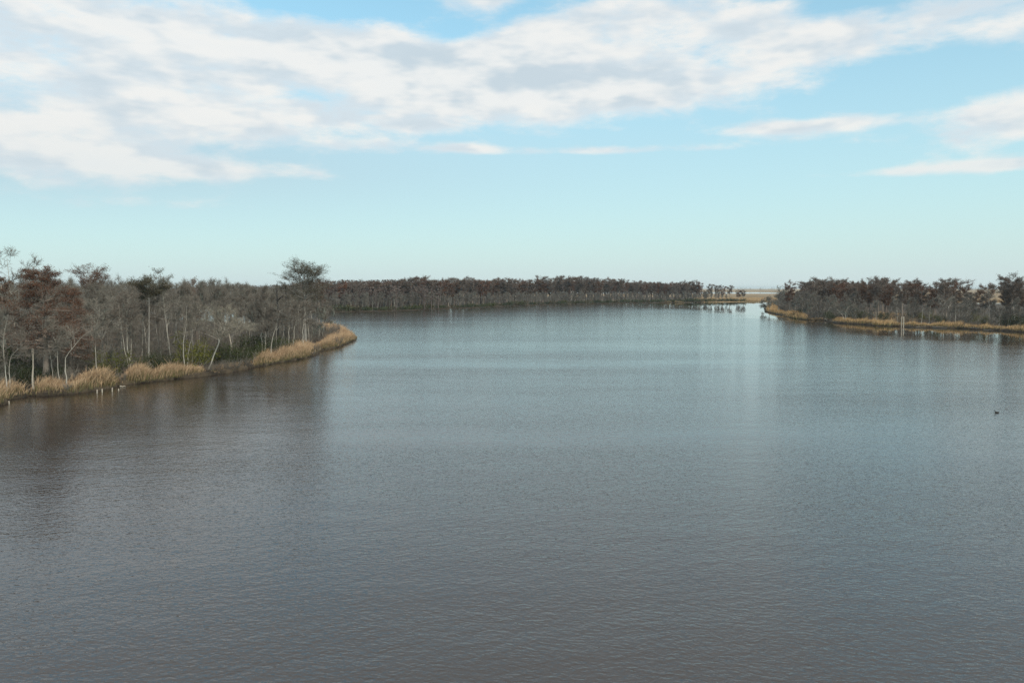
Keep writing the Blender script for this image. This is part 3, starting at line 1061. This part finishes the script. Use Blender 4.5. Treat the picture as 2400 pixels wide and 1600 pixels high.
pts = scatter(LEFT_POLY, LEFT_EDGE, 4.5, 26, 4.2, 5000, 9, lambda p: in_view(p, 30) and p[1] < 300, (-200, -30, 80, 300))
pts = sorted(pts, key=lambda p: proj((p[0], p[1], 2))[0])
for k_, p in enumerate(pts):
    sc_ = rng.uniform(0.7, 1.35) * (1.0 if edge_dist([p], LEFT_EDGE)[0] < 12 else 1.4)
    put('twiggy_shrub', SH_TWIG[int(rng.integers(4))], (p[0], p[1], LZ), rng.uniform(0, 6.28), sc_, cat='shrub',
        label='leafless brown brush, %s clump from the left under the left bank trees' % ordinal(k_ + 1), group='leafless brush under the left bank trees')


# ------------------------------------------------------------------ reeds
def bump_fn(x, clumps):
    """height factor of the reed beds along the picture columns"""
    h = np.zeros_like(x)
    for (a, b, hh) in clumps:
        t = (x - a) / (b - a)
        m_ = (t > 0) & (t < 1)
        e = np.where(m_, hh * np.clip(np.sin(np.clip(t, 0, 1) * math.pi), 0, 1) ** 0.35, 0)
        h = np.maximum(h, e)
    return h


def reeds(name, edge, poly, clumps, width, count, H, wid, label, seed, straw=((0.42, 0.268, 0.155), (0.73, 0.495, 0.315)), view_m=60, z=0.35):
    rng = np.random.default_rng(seed)
    E = np.array(edge)
    s = poly_len(E)
    t = rng.uniform(0, s[-1], count)
    P = np.stack([np.interp(t, s, E[:, i]) for i in range(2)], 1)
    k_ = np.clip(np.searchsorted(s, t) - 1, 0, len(E) - 2)
    tan = E[k_ + 1] - E[k_]
    tan /= np.linalg.norm(tan, axis=1)[:, None]
    nor = np.stack([-tan[:, 1], tan[:, 0]], 1)
    test = inside(P + nor * 1.0, poly)
    nor[~test] *= -1
    o = rng.uniform(0.0, 1.0, count) ** 0.9 * width
    P = P + nor * (o[:, None] - 0.15) + rng.normal(0, 0.25, (count, 2))
    px = np.array([proj((a, b, 1.0))[0] for a, b in P])
    hf = bump_fn(px, clumps)
    lump = 0.86 + 0.24 * np.sin(P[:, 0] * 0.9 + 1.3 * np.sin(P[:, 1] * 0.31)) * np.sin(P[:, 1] * 0.55 + 0.7)
    hf = hf * lump * (0.42 + 0.58 * np.clip(o / 1.8, 0, 1))
    keep = (hf > 0.12) & (px > -view_m) & (px < 2400 + view_m) & (rng.random(count) < 0.35 + hf)
    P, hf, o, px = P[keep], hf[keep], o[keep], px[keep]
    c = len(P)
    short = rng.random(c) < 0.34
    h = H * hf * rng.uniform(0.68, 1.12, c) * np.where(rng.random(c) < 0.04, 1.3, 1.0) * np.where(short, rng.uniform(0.35, 0.6, c), 1.0)
    wd = wid * rng.uniform(0.6, 1.3, c)
    a = rng.uniform(0, math.pi * 2, c)
    sd = np.stack([np.cos(a), np.sin(a), np.zeros(c)], 1) * (wd / 2)[:, None]
    lean = rng.normal(0, 0.16, (c, 2)) + np.array((0.16, 0.03))
    b0 = np.c_[P, np.full(c, z - 0.15) + 0.2 * np.clip(o / 1.2, 0, 1)]
    b1 = b0 + np.c_[lean * (h * 0.5)[:, None], h * 0.58]
    b2 = b1 + np.c_[lean * (h * 1.1)[:, None], h * 0.42 * rng.uniform(0.55, 1.0, c)]
    V = np.stack([b0 - sd, b0 + sd, b1 - sd * 1.0, b1 + sd * 1.0, b2], 1)
    base = np.arange(c)[:, None] * 5
    tris = np.concatenate([base + np.array((0, 1, 3)), base + np.array((0, 3, 2)), base + np.array((2, 3, 4))])
    f = rng.random((c, 1))
    sc_ = np.array(straw[0]) * (1 - f) + np.array(straw[1]) * f
    gr = np.array((0.085, 0.085, 0.028)) * (0.6 + 0.8 * rng.random((c, 1)))
    old = np.array((0.15, 0.095, 0.05))
    g_ = rng.random((c, 1))
    low_ = np.where(g_ < 0.72, gr, old)
    green_ = short | ((o < 1.3) & (rng.random(c) < 0.42))
    sc_ = np.where(green_[:, None], sc_ * 0.25 + gr * 0.75, sc_)
    colr = np.stack([low_, low_, sc_ * 0.66 + low_ * 0.34, sc_ * 0.66 + low_ * 0.34, sc_], 1).reshape(-1, 3)
    ob = link(name, mesh_from(name, V.reshape(-1, 3), tris, None, [M_REED], colors=colr))
    tag(ob, label, 'reeds', kind='stuff')
    return ob


reeds('reeds', LEFT_EDGE[1:], LEFT_POLY, [(-200, 178, 1.0), (150, 290, 1.22), (282, 360, 1.12), (340, 478, 1.0), (470, 600, 0.3), (592, 650, 1.0), (630, 735, 1.12), (725, 760, 0.6),
                                          (748, 822, 1.1), (800, 842, 0.8)], 5.2, 60000, 2.35, 0.06, 'straw-coloured reeds along the near left bank', 31)
reeds('reeds', RIGHT_EDGE[1:], RIGHT_POLY, [(1788, 1846, 0.75), (1836, 1898, 1.1), (1890, 1965, 0.3), (1950, 2120, 1.0), (2105, 2185, 0.75), (2172, 2300, 1.1), (2285, 2345, 0.8), (2330, 2700, 1.15)],
      7.5, 52000, 2.3, 0.11, 'golden reeds along the right bank', 32, straw=((0.46, 0.275, 0.12), (0.70, 0.45, 0.23)))
reeds('reeds', FAR_EDGE[4:], FAR_POLY, [(700, 1540, 0.15), (1540, 1605, 1.0), (1600, 1650, 0.35), (1640, 1690, 1.0), (1690, 1800, 0.9)], 14, 16000, 2.0, 0.3, 'straw reeds at the tail of the far bank', 33,
      straw=((0.36, 0.23, 0.12), (0.48, 0.33, 0.19)), z=0.3)

# open marsh grass behind the right bank trees
def meadow(name, poly, bounds, count, H, wid, label, seed, keep=None):
    rng = np.random.default_rng(seed)
    P = np.stack([rng.uniform(bounds[0], bounds[1], count), rng.uniform(bounds[2], bounds[3], count)], 1)
    P = P[inside(P, poly)]
    if keep is not None:
        P = P[keep(P)]
    c = len(P)
    h = H * rng.uniform(0.6, 1.2, c)
    a = rng.uniform(0, 6.28, c)
    sd = np.stack([np.cos(a), np.sin(a), np.zeros(c)], 1) * wid / 2
    b0 = np.c_[P, np.full(c, LZ - 0.1)]
    tip = b0 + np.c_[rng.normal(0, 0.25, (c, 2)) * h[:, None], h]
    V = np.stack([b0 - sd, b0 + sd, tip], 1).reshape(-1, 3)
    f = rng.random((c, 1))
    s = np.array((0.34, 0.22, 0.115)) * (1 - f) + np.array((0.50, 0.35, 0.20)) * f
    colr = np.repeat(s, 3, 0)
    o = link(name, mesh_from(name, V, np.arange(3 * c).reshape(-1, 3), None, [M_REED], colors=colr))
    tag(o, label, 'grass', kind='stuff')


def open_right(P):
    px = np.array([proj((a, b, 1.0))[0] for a, b in P])
    d = edge_dist(P, RIGHT_EDGE)
    return ((px > 2045) & (px < 2150) & (d > 10) & (d < 60))


meadow('marsh_grass', RIGHT_POLY, (130, 420, 270, 690), 60000, 1.5, 0.28, 'tan marsh grass open between the right bank trees', 41, open_right)
meadow('marsh_grass', FAR_POLY, (120, 560, 770, 1100), 40000, 1.4, 0.5, 'tan marsh beyond the tail of the far bank', 42,
       lambda P: np.array([proj((a, b, 1.0))[0] > 1625 for a, b in P]))

# ------------------------------------------------------------------ right bank
RIGHT_TAKEN = []


def rb(px, sb):
    return bank_y(px, RIGHT_EDGE[4:], sb)


kw = dict(edge=RIGHT_EDGE[4:], taken=RIGHT_TAKEN, tww=0.06, twl=(0.6, 1.4))
hero_bare(61, [(1806, 731), (1802, 715), (1795, 700), (1790, 690)], 8, 'grey moss-hung tree leaning over the water at the right bank tip', R=0.2, limbs=14, first=0.25, reach=0.42, spread=0.85, moss=0.8, bark=M_BARK, twig=M_TWIG, **kw)
hero_bare(62, [(1824, 733), (1826, 712), (1828, 690), (1832, 668)], 20, 'grey bare tree second from the tip of the right bank', R=0.2, limbs=13, first=0.3, reach=0.32, moss=0.4, bark=M_BARK, twig=M_TWIG, **kw)
hero_bare(63, [(1936, 748), (1937, 730), (1946, 710), (1960, 692)], 5, 'pale trunk leaning right above the dark overhanging bush', R=0.24, limbs=11, first=0.45, reach=0.4, spread=0.7, moss=0.4, twig=M_TWIG, **kw)
hero_bare(64, [(1984, 745), (1982, 728), (1985, 712), (1998, 698)], 10, 'broad dark grey tree with V-shaped twin trunks on the right bank', R=0.28, limbs=16, first=0.35, reach=0.55, spread=0.8, moss=0.6, twig=M_TWIG, **kw)
hero_bare(65, [(1982, 744), (1974, 737), (1965, 729), (1958, 718)], 9, 'low pale leaning stem of the V-shaped pair on the right bank', R=0.2, limbs=7, first=0.5, reach=0.3, **kw)
hero_bare(66, [(2228, 744), (2228, 725), (2224, 708), (2216, 686)], 22, 'pale vase-shaped tree standing out against rusty cypresses on the right bank', R=0.32, limbs=9, first=0.35, reach=0.5, spread=0.55, **kw)
hero_bare(67, [(2161, 763), (2161, 745), (2162, 730), (2163, 715)], 3, 'straight dead-looking trunk rising from the bank edge right of the twin posts', R=0.17, limbs=5, first=0.6, reach=0.25, l2=3, l3=1, tw=4, **kw)
hero_bare(68, [(2319, 752), (2319, 730), (2318, 700), (2317, 662)], 24, 'tall bare tree with antler-like top near the right edge', R=0.3, limbs=10, first=0.6, reach=0.28, spread=0.7, l3=2, tw=5, twig=M_TWIG, bark=M_BARK, **kw)
hero_bare(69, [(2345, 757), (2344, 735), (2350, 715)], 14, 'pale crooked tree between the antler-topped tree and the right edge', R=0.17, limbs=9, first=0.4, reach=0.36, **kw)
hero_bare(70, [(2296, 754), (2296, 735), (2294, 715)], 16, 'slim pale tree left of the antler-topped tree', R=0.15, limbs=9, first=0.45, reach=0.34, **kw)
hero_bare(71, [(2262, 752), (2260, 735), (2262, 705)], 18, 'grey bushy-crowned tree right of the pale vase-shaped tree', R=0.18, limbs=12, first=0.35, reach=0.4, twig=M_TWIG, bark=M_BARK, **kw)
hero_bare(72, [(2380, 758), (2378, 735), (2376, 700)], 18, 'grey bare tree nearest the right edge of the picture', R=0.18, limbs=12, first=0.35, reach=0.36, twig=M_TWIG, **kw)
hero_bare(73, [(1862, 742), (1864, 722), (1868, 690)], 16, 'grey bare tree behind the small golden reed bed', R=0.18, limbs=13, first=0.3, reach=0.34, twig=M_TWIG, bark=M_BARK, moss=0.3, **kw)
hero_bare(74, [(1893, 744), (1895, 722), (1898, 700)], 14, 'mossy grey tree left of the dark overhanging bush', R=0.2, limbs=13, first=0.3, reach=0.36, twig=M_TWIG, bark=M_BARK, moss=0.6, **kw)

FCYP = [cypress(300 + i, H=20, R=0.42, first=0.38 + 0.06 * (i % 3), limbs=24, width=4.4 + 0.3 * i, needles=54, nsize=0.32, l2=9, tw=5, fluff=0.34, sides=6, mat=(M_RUST, M_UMBER, M_UMBER, M_RUST, M_UMBER)[i]) for i in range(5)]
FBARE = [bare_tree(320 + i, H=14, R=0.17, limbs=12, first=0.18 + 0.06 * (i % 3), spread=0.42, reach=0.25, l2=5, l3=2, tw=12, twl=(0.6, 1.6), tww=0.06, sides=5, twig=M_TWIGFAR,
                   bark=M_PALE if i % 2 == 0 else M_BARK, moss=0.2 if i == 3 else 0, lowtwigs=4) for i in range(7)]

for k_, (px, sb, top, i, lab) in enumerate([
        (1852, 40, 652, 0, 'flat-topped cypress, first tall one from the tip of the right bank'),
        (1903, 45, 648, 1, 'tall rusty cypress with layered top above the mossy grey tree'),
        (1925, 60, 645, 2, 'highest flat-topped cypress at the head of the right bank'),
        (1965, 55, 657, 3, 'rust-brown cypress just left of the sky dip on the right bank'),
        (2000, 60, 660, 4, 'orange-brown cypress right of the sky dip on the right bank'),
        (2034, 75, 649, 0, 'round-topped cypress left of mid right bank'),
        (2060, 80, 652, 1, 'tall dense cypress in mid right bank'),
        (2085, 85, 654, 2, 'dark cypress right of the tall dense one in mid right bank'),
        (2118, 85, 658, 3, 'open-topped cypress above the twin posts'),
        (2155, 85, 660, 4, 'cypress with sky showing through above the dead-looking trunk'),
        (2190, 60, 668, 0, 'low broad rust cypress left of the pale vase-shaped tree'),
        (2240, 60, 667, 1, 'rust cypress behind the pale vase-shaped tree'),
        (2285, 70, 676, 2, 'lower rusty cypress left of the antler-topped tree'),
        (2360, 60, 660, 3, 'tall cypress right of the antler-topped tree'),
        (2392, 60, 662, 4, 'cypress cut by the right edge of the picture')]):
    hero_cypress(FCYP[i], px, rb(px, sb), lab, top, 20, rz=k_ * 2.1, taken=RIGHT_TAKEN)

pts = scatter(RIGHT_POLY, RIGHT_EDGE, 9.0, 66, 5.6, 9000, 15, lambda p: in_view(p, 40), (130, 480, 230, 640), RIGHT_TAKEN)
bare_r, cyp_r, mass_r = [], [], []
for p in pts:
    d = edge_dist([p], RIGHT_EDGE)[0]
    px = proj((p[0], p[1], 3))[0]
    if 2020 < px < 2185 and d < 38 and rng.random() < 0.6:
        continue
    if d > 24 and rng.random() < 0.45:
        cyp_r.append(p)
    elif d > 22:
        mass_r.append(p)
    else:
        bare_r.append(p)
for P, kind in ((bare_r, 'b'), (cyp_r, 'c')):
    P = sorted(P, key=lambda p: proj((p[0], p[1], 5))[0])
    for k_, p in enumerate(P):
        if kind == 'b':
            s = rng.uniform(0.48, 0.8)
            put('bare_tree', FBARE[int(rng.integers(7))], (p[0], p[1], LZ), rng.uniform(0, 6.28), s, cat='tree', tilt=(rng.normal(0, 0.04), rng.normal(0, 0.05)),
                label='bare grey tree, %s from the left among the right bank wood' % ordinal(k_ + 1), group='bare trees of the right bank wood')
        else:
            s = rng.uniform(0.62, 0.84)
            put('cypress_tree', FCYP[int(rng.integers(5))], (p[0], p[1], LZ), rng.uniform(0, 6.28), s * 1.05, zscale=s, cat='tree',
                label='rusty cypress, %s from the left in the understorey of the right bank' % ordinal(k_ + 1), group='lesser cypresses of the right bank wood')

for k_, (px, sb, sc_, kind, lab) in enumerate([
        (1915, 1.5, 1.35, 't', 'dark overhanging bush at the water edge of the right bank'),
        (1900, 2.0, 1.1, 't', 'grey brush left of the dark overhanging bush'),
        (1944, 8, 1.2, 'g', 'evergreen bush right of the dark overhanging bush'),
        (1952, 16, 1.5, 'g', 'dark evergreen under the leaning pale trunk on the right bank'),
        (2003, 16, 1.5, 'g', 'rounded evergreen right of the V-shaped twin trunks'),
        (2022, 22, 1.5, 'g', 'evergreen bush among marsh grass in mid right bank'),
        (2072, 30, 1.5, 'g', 'evergreen bush in the open marsh left of the twin posts'),
        (2120, 14, 1.6, 't', 'tall leafless brush behind the twin posts'),
        (2146, 50, 1.4, 'g', 'small evergreen out in the open marsh'),
        (2170, 40, 1.4, 'y', 'yellow-green bush beside the dead-looking trunk'),
        (2210, 16, 1.3, 'g', 'dark evergreen at the foot of the pale vase-shaped tree'),
        (2303, 14, 1.5, 'y', 'yellow-green bush left of the antler-topped tree'),
        (2372, 14, 1.9, 'g', 'dark evergreen near the right edge of the right bank'),
        (2396, 15, 1.7, 'g', 'dark evergreen cut by the right edge'),
        (1870, 14, 1.3, 'g', 'small evergreen behind the small golden reed bed'),
        (2290, 6, 1.0, 't', 'leafless brush in the right bank reeds below the slim pale tree'),
        ]):
    tm = {'g': SH_GREEN, 'y': SH_YEL, 't': SH_TWIG}[kind][k_ % (3 if kind == 'g' else 2)]
    Y = rb(px, sb)
    put('evergreen_shrub' if kind != 't' else 'twiggy_shrub', tm, (column_x(px, Y), Y, LZ), k_ * 1.3, sc_, label=lab, cat='shrub', group='shrubs on the right bank')

joined_trees('right_thicket', FBARE, mass_r, 'grey leafless thicket filling the depth of the right bank', 81, (8.0, 13.0), M_TWIGFAR)
g_ = ground(1787, 738)
put('twiggy_shrub', SH_TWIG[3], (g_[0], g_[1], 0.0), 0.4, 0.55, label='drowned twigs standing in the water off the right bank tip', cat='shrub')
pts = scatter(RIGHT_POLY, RIGHT_EDGE, 7.5, 40, 7.0, 5000, 19, lambda p: in_view(p, 30), (130, 480, 230, 640))
pts = [p for p in pts if not (2030 < proj((p[0], p[1], 2))[0] < 2185 and edge_dist([p], RIGHT_EDGE)[0] < 40)]
pts = sorted(pts, key=lambda p: proj((p[0], p[1], 2))[0])
for k_, p in enumerate(pts):
    sc_ = rng.uniform(1.0, 1.9)
    put('twiggy_shrub', SH_TWIG[int(rng.integers(4))], (p[0], p[1], LZ), rng.uniform(0, 6.28), sc_, cat='shrub',
        label='leafless grey brush, %s clump from the left under the right bank trees' % ordinal(k_ + 1), group='leafless brush under the right bank trees')

# ------------------------------------------------------------------ far bank wood
FAR_TAKEN = []


def fb(px, sb):
    return bank_y(px, FAR_EDGE, sb)


def far_row(seed, sb0, sb1, step_px, x0, x1, kind, label, group):
    rng = np.random.default_rng(seed)
    xs, x = [], x0
    while x < x1:
        xs.append(x)
        Yx = fb(x, 0)
        x += step_px * (520.0 / Yx) * rng.uniform(0.6, 1.4)
    for k_, x in enumerate(xs):
        Y = fb(x, rng.uniform(sb0, sb1))
        loc = (column_x(x, Y), Y, 0.5)
        if kind == 'b':
            s = rng.uniform(0.46, 0.74)
            put('bare_tree', FBARE[int(rng.integers(7))], loc, rng.uniform(0, 6.28), s, tilt=(rng.normal(0, 0.03), rng.normal(0, 0.04)), label=label % ordinal(k_ + 1), group=group)
        elif kind == 'c':
            top = np.interp(x, [700, 800, 880, 920, 1000, 1110, 1300, 1340, 1420, 1500, 1600, 1660, 1800], [662, 656, 652, 650, 644, 648, 647, 643, 650, 656, 655, 661, 663]) + rng.normal(3.5, 3.5)
            zt = at(x, top, Y)[2]
            tm = FCYP[int(rng.integers(5))]
            s = (zt - 0.5) / top_of(tm)
            put('cypress_tree', tm, loc, rng.uniform(0, 6.28), s * rng.uniform(0.9, 1.45), zscale=s, label=label % ordinal(k_ + 1), group=group)
        else:
            s = rng.uniform(0.85, 1.7)
            put('evergreen_shrub' if rng.random() < 0.75 else 'twiggy_shrub', FSHRUB[int(rng.integers(len(FSHRUB)))], loc, rng.uniform(0, 6.28), s * 1.25, zscale=s, cat='shrub', label=label % ordinal(k_ + 1), group=group)


FSHRUB = [shrub(400 + i, H=2.8, W=2.6, stems=8, leaves=420, lsize=0.42, mat=(M_GREEN, M_GREEN, M_OLIVE)[i], twig=60) for i in range(3)]
far_row(501, 9, 16, 12, 730, 1705, 'b', 'bare silver-grey tree, %s from the left along the front of the far bank', 'front bare trees of the far bank')
far_row(503, 38, 56, 16, 700, 1640, 'c', 'dark flat-topped cypress, %s from the left in the near cypress rank of the far bank', 'near cypresses of the far bank')
rng2 = np.random.default_rng(506)
spots_ = []
for _ in range(210):
    x_ = rng2.uniform(720, 1660)
    y_ = fb(x_, rng2.uniform(18, 40))
    spots_.append((column_x(x_, y_), y_))
joined_trees('far_thicket', FBARE, spots_, 'grey leafless thicket merging behind the front trees of the far bank', 79, (8.0, 12.0), M_TWIGFAR)
far_row(504, 66, 95, 15, 700, 1640, 'c', 'dark flat-topped cypress, %s from the left in the rear cypress rank of the far bank', 'rear cypresses of the far bank')
far_row(505, 2, 6, 11, 740, 1745, 's', 'low bush, %s from the left along the waterline of the far bank', 'waterline bushes of the far bank')
for k_, (px, sb, top, i, lab) in enumerate([
        (1640, 40, 657, 0, 'tall cypress first right of the sky gap at the far bank tail'),
        (1662, 40, 664, 1, 'small cypress second right of the sky gap at the far bank tail'),
        (1680, 44, 664, 2, 'small cypress third right of the sky gap at the far bank tail'),
        (1694, 40, 667, 3, 'small cypress fourth right of the sky gap at the far bank tail'),
        (1711, 50, 667, 4, 'lone open cypress near the end of the far bank'),
        (1731, 30, 677, 0, 'low cypress clump before the last gap of the far bank'),
        (1744, 26, 678, 1, 'last low cypress at the end of the far bank')]):
    Y = fb(px, sb)
    s = (at(px, top, Y)[2] - 0.5) / top_of(FCYP[i])
    put('cypress_tree', FCYP[i], (column_x(px, Y), Y, 0.5), k_ * 1.9, s * (1.1 if k_ < 5 else 1.5), zscale=s, label=lab)


# the wood goes on behind: trees that merge into one mass
def wood_mass(name, label, count, area, seed, hrange, fl=70, mat=None):
    rng = np.random.default_rng(seed)
    Wd = Wood()
    for _ in range(count):
        p = area(rng)
        if p is None:
            continue
        H = rng.uniform(*hrange)
        b = np.array((p[0], p[1], 0.4))
        Wd.tube([b, b + np.array((rng.normal(0, 0.4), 0, H * 0.9))], [0.35, 0.12], 4)
        wr = rng.uniform(2.4, 4.2)
        fr = rng.random(fl) ** 0.6
        a = rng.uniform(0, 6.28, fl)
        r_ = wr * np.sqrt(rng.random(fl)) * (0.45 + 0.55 * fr)
        cen = b + np.stack([np.cos(a) * r_, np.sin(a) * r_, H * (0.35 + 0.65 * fr)], 1)
        Wd.flakes(cen, rng.uniform(0.7, 1.8, fl), rng, flat=0.4)
    o = link(name, Wd.mesh(name, mat or M_TWIG))
    tag(o, label, 'woods', kind='stuff')


def area_far(rng):
    x = rng.uniform(690, 1620)
    Y = fb(x, rng.uniform(60, 150))
    return (column_x(x, Y), Y)


def area_left(rng):
    x = rng.uniform(-120, 790)
    E = np.array(FAR_EDGE[:6])
    t = rng.uniform(0, 1) * (len(E) - 1)
    i = int(t)
    p = E[i] + (E[min(i + 1, len(E) - 1)] - E[i]) * (t - i)
    return p + np.array((rng.uniform(-20, 60), rng.uniform(10, 120)))


def area_horizon(rng):
    return (rng.uniform(-3500, 3500), rng.uniform(3600, 4400))


M_FARWOOD = varied('mixed_bare_wood', (0.085, 0.06, 0.05), (0.17, 0.135, 0.115), scale=0.05)
wood_mass('far_woods', 'dark bare wood massed behind the far bank cypresses', 460, area_far, 601, (16, 20), 120, M_FARWOOD)
wood_mass('distant_woods', 'blue-grey distant wood beyond the channel behind the left bank', 620, area_left, 602, (12.5, 16.5), 80, M_FARWOOD)
wood_mass('horizon_woods', 'thin line of trees on the hazy horizon', 700, area_horizon, 603, (13, 18), 30, M_FARWOOD)


# ------------------------------------------------------------------ posts, driftwood, bird
def post(px, py, hpx, R, label, seed, cat='post', z0=-1.0, tilt=0.05):
    rng = np.random.default_rng(seed)
    p = ground(px, py)
    h = hpx / F_PX * p[1]
    T = Wood()
    d = np.array((rng.normal(0, tilt), rng.normal(0, tilt), 1))
    pts_ = [np.array((0, 0, z0)), np.array((0, 0, 0)), d * h * 0.5, d * h]
    T.tube(pts_, [R * 1.05, R, R * 0.97, R * 0.9], 9)
    o = link('wooden_post', T.mesh('wooden_post', M_POST))
    o.location = tuple(p)
    tag(o, label, cat, 'old posts standing in the river' if px < 400 else 'old posts on the right bank')


post(227.5, 921.5, 8.5, 0.085, 'leftmost of three bleached stakes in the water below the tallest reed mound', 1)
post(239.5, 919, 7.5, 0.08, 'middle one of three bleached stakes below the tallest reed mound', 2)
post(263, 917.5, 9, 0.085, 'tallest bleached stake, right of three below the tallest reed mound', 3)
post(278, 914.5, 3, 0.08, 'stub of a stake barely above water, farthest right of the stakes', 4)
post(21.5, 946, 6.5, 0.08, 'single weathered stake in the water at the left edge', 5)
post(2112.5, 765.5, 23, 0.19, 'left one of the twin pale posts at the right bank edge', 6)
post(2117.5, 765.5, 23, 0.19, 'right one of the twin pale posts at the right bank edge', 7)


def log(px, py, dx, dy, R, label, mat, seed, z=0.12, branches=2, pts=None):
    rng = np.random.default_rng(seed)
    a, b = ground(px, py), ground(px + dx, py + dy)
    L = b - a
    T = Wood()
    pp = np.linspace(0, 1, 6)[:, None] * L[None, :] + rng.normal(0, 0.06, (6, 3))
    pp[:, 2] = z + rng.normal(0, 0.05, 6)
    T.tube(pp, R * np.linspace(1, 0.45, 6), 7)
    for i in range(branches):
        p, d = along(pp, rng.uniform(0.2, 0.95))
        bp = path(rng, p, d * 0.5 + perp(d, rng) + np.array((0, 0, 0.5)), rng.uniform(0.5, 1.3), 3, 0.2, 0.0)
        T.tube(bp, R * 0.4 * np.linspace(1, 0.3, 4), 5)
    o = link('driftwood_log', T.mesh('driftwood_log', mat, True))
    o.location = tuple(a)
    tag(o, label, 'log', 'driftwood along the banks')


log(281, 907, 12, -1, 0.10, 'short bleached log at the waterline right of the stakes', M_POST, 11, branches=0)
log(28, 922, 18, -3, 0.12, 'grey log lying under the reeds near the left edge', M_DEAD, 12, z=0.45, branches=1)
log(160, 900, 24, -7, 0.11, 'grey fallen limb on the mud before the tallest reed mound', M_DEAD, 13, z=0.9, branches=3)
log(170, 922, 18, -1, 0.09, 'thin grey stick along the mud edge left of the stakes', M_DEAD, 14, z=0.15, branches=2)
log(470, 880, -12, -18, 0.07, 'grey dead branch propped below the big leaning tree', M_POST, 15, z=0.5, branches=2)
log(1840, 741, 9, 1, 0.16, 'pale log below the small golden reed bed', M_POST, 16, branches=0)
log(1938, 751.5, 12, 1, 0.2, 'forked driftwood by the dark overhanging bush', M_DEAD, 17, z=0.3, branches=4)
log(2186, 768, 34, 2, 0.22, 'long grey log along the dark rim of the right bank', M_DEAD, 18, z=0.25, branches=2)
log(2272, 772, 22, 1, 0.14, 'arched driftwood branch at the right bank rim', M_DEAD, 19, z=0.5, branches=5)
log(2305, 775, 24, 1, 0.16, 'tangled driftwood at the water edge near the right edge', M_DEAD, 20, z=0.35, branches=7)
log(2122, 767, 22, 1, 0.16, 'broken driftwood beside the twin posts', M_DEAD, 21, z=0.3, branches=6)
log(2146, 768.5, 24, 0, 0.15, 'stubby driftwood below the dead-looking trunk', M_DEAD, 22, z=0.3, branches=6)


def waterbird():
    p = ground(2335, 967)
    M_B, n_ = material('dark_plumage')
    tcn_ = n_.new('ShaderNodeTexCoord')
    finish(n_, n_.mix(n_.noise(tcn_.outputs['Object'], 14.0, 3.0), (0.015, 0.014, 0.013), (0.05, 0.043, 0.036)), 0.6, 0.3)
    T = Wood()
    # one skin from tail over the back, up the neck and out along the bill
    sp = [(0.30, 0.07), (0.22, 0.055), (0.12, 0.05), (0.0, 0.05), (-0.09, 0.07), (-0.125, 0.13), (-0.13, 0.20), (-0.145, 0.235), (-0.18, 0.24), (-0.235, 0.23)]
    rr = [0.012, 0.05, 0.075, 0.08, 0.06, 0.032, 0.027, 0.036, 0.022, 0.006]
    T.tube([(a, 0, b) for a, b in sp], rr, 10)
    o = link('waterbird', T.mesh('waterbird', M_B, True))
    o.location = tuple(p)
    o.scale = (1.25,) * 3
    tag(o, 'small dark waterbird swimming alone on the open river', 'bird')


waterbird()

# ------------------------------------------------------------------ haze: damp air over the whole reach
hz_, n = material('damp_air')
pvol = n.new('ShaderNodeVolumePrincipled')
pvol.inputs['Color'].default_value = (0.80, 0.93, 1.0, 1)
pvol.inputs['Density'].default_value = 0.00007
pvol.inputs['Anisotropy'].default_value = 0.2
ho = n.new('ShaderNodeOutputMaterial')
n.t.links.new(pvol.outputs[0], ho.inputs['Volume'])
B0, B1 = (-17000, -420, -3.0), (17000, 17000, 34.0)
hv = [(x, y, z) for z in (B0[2], B1[2]) for (x, y) in ((B0[0], B0[1]), (B1[0], B0[1]), (B1[0], B1[1]), (B0[0], B1[1]))]
haze = link('haze', mesh_from('haze', hv, quads=[(0, 3, 2, 1), (4, 5, 6, 7), (0, 1, 5, 4), (1, 2, 6, 5), (2, 3, 7, 6), (3, 0, 4, 7)], mats=[hz_]))
tag(haze, 'thin damp air over the river', kind='stuff')
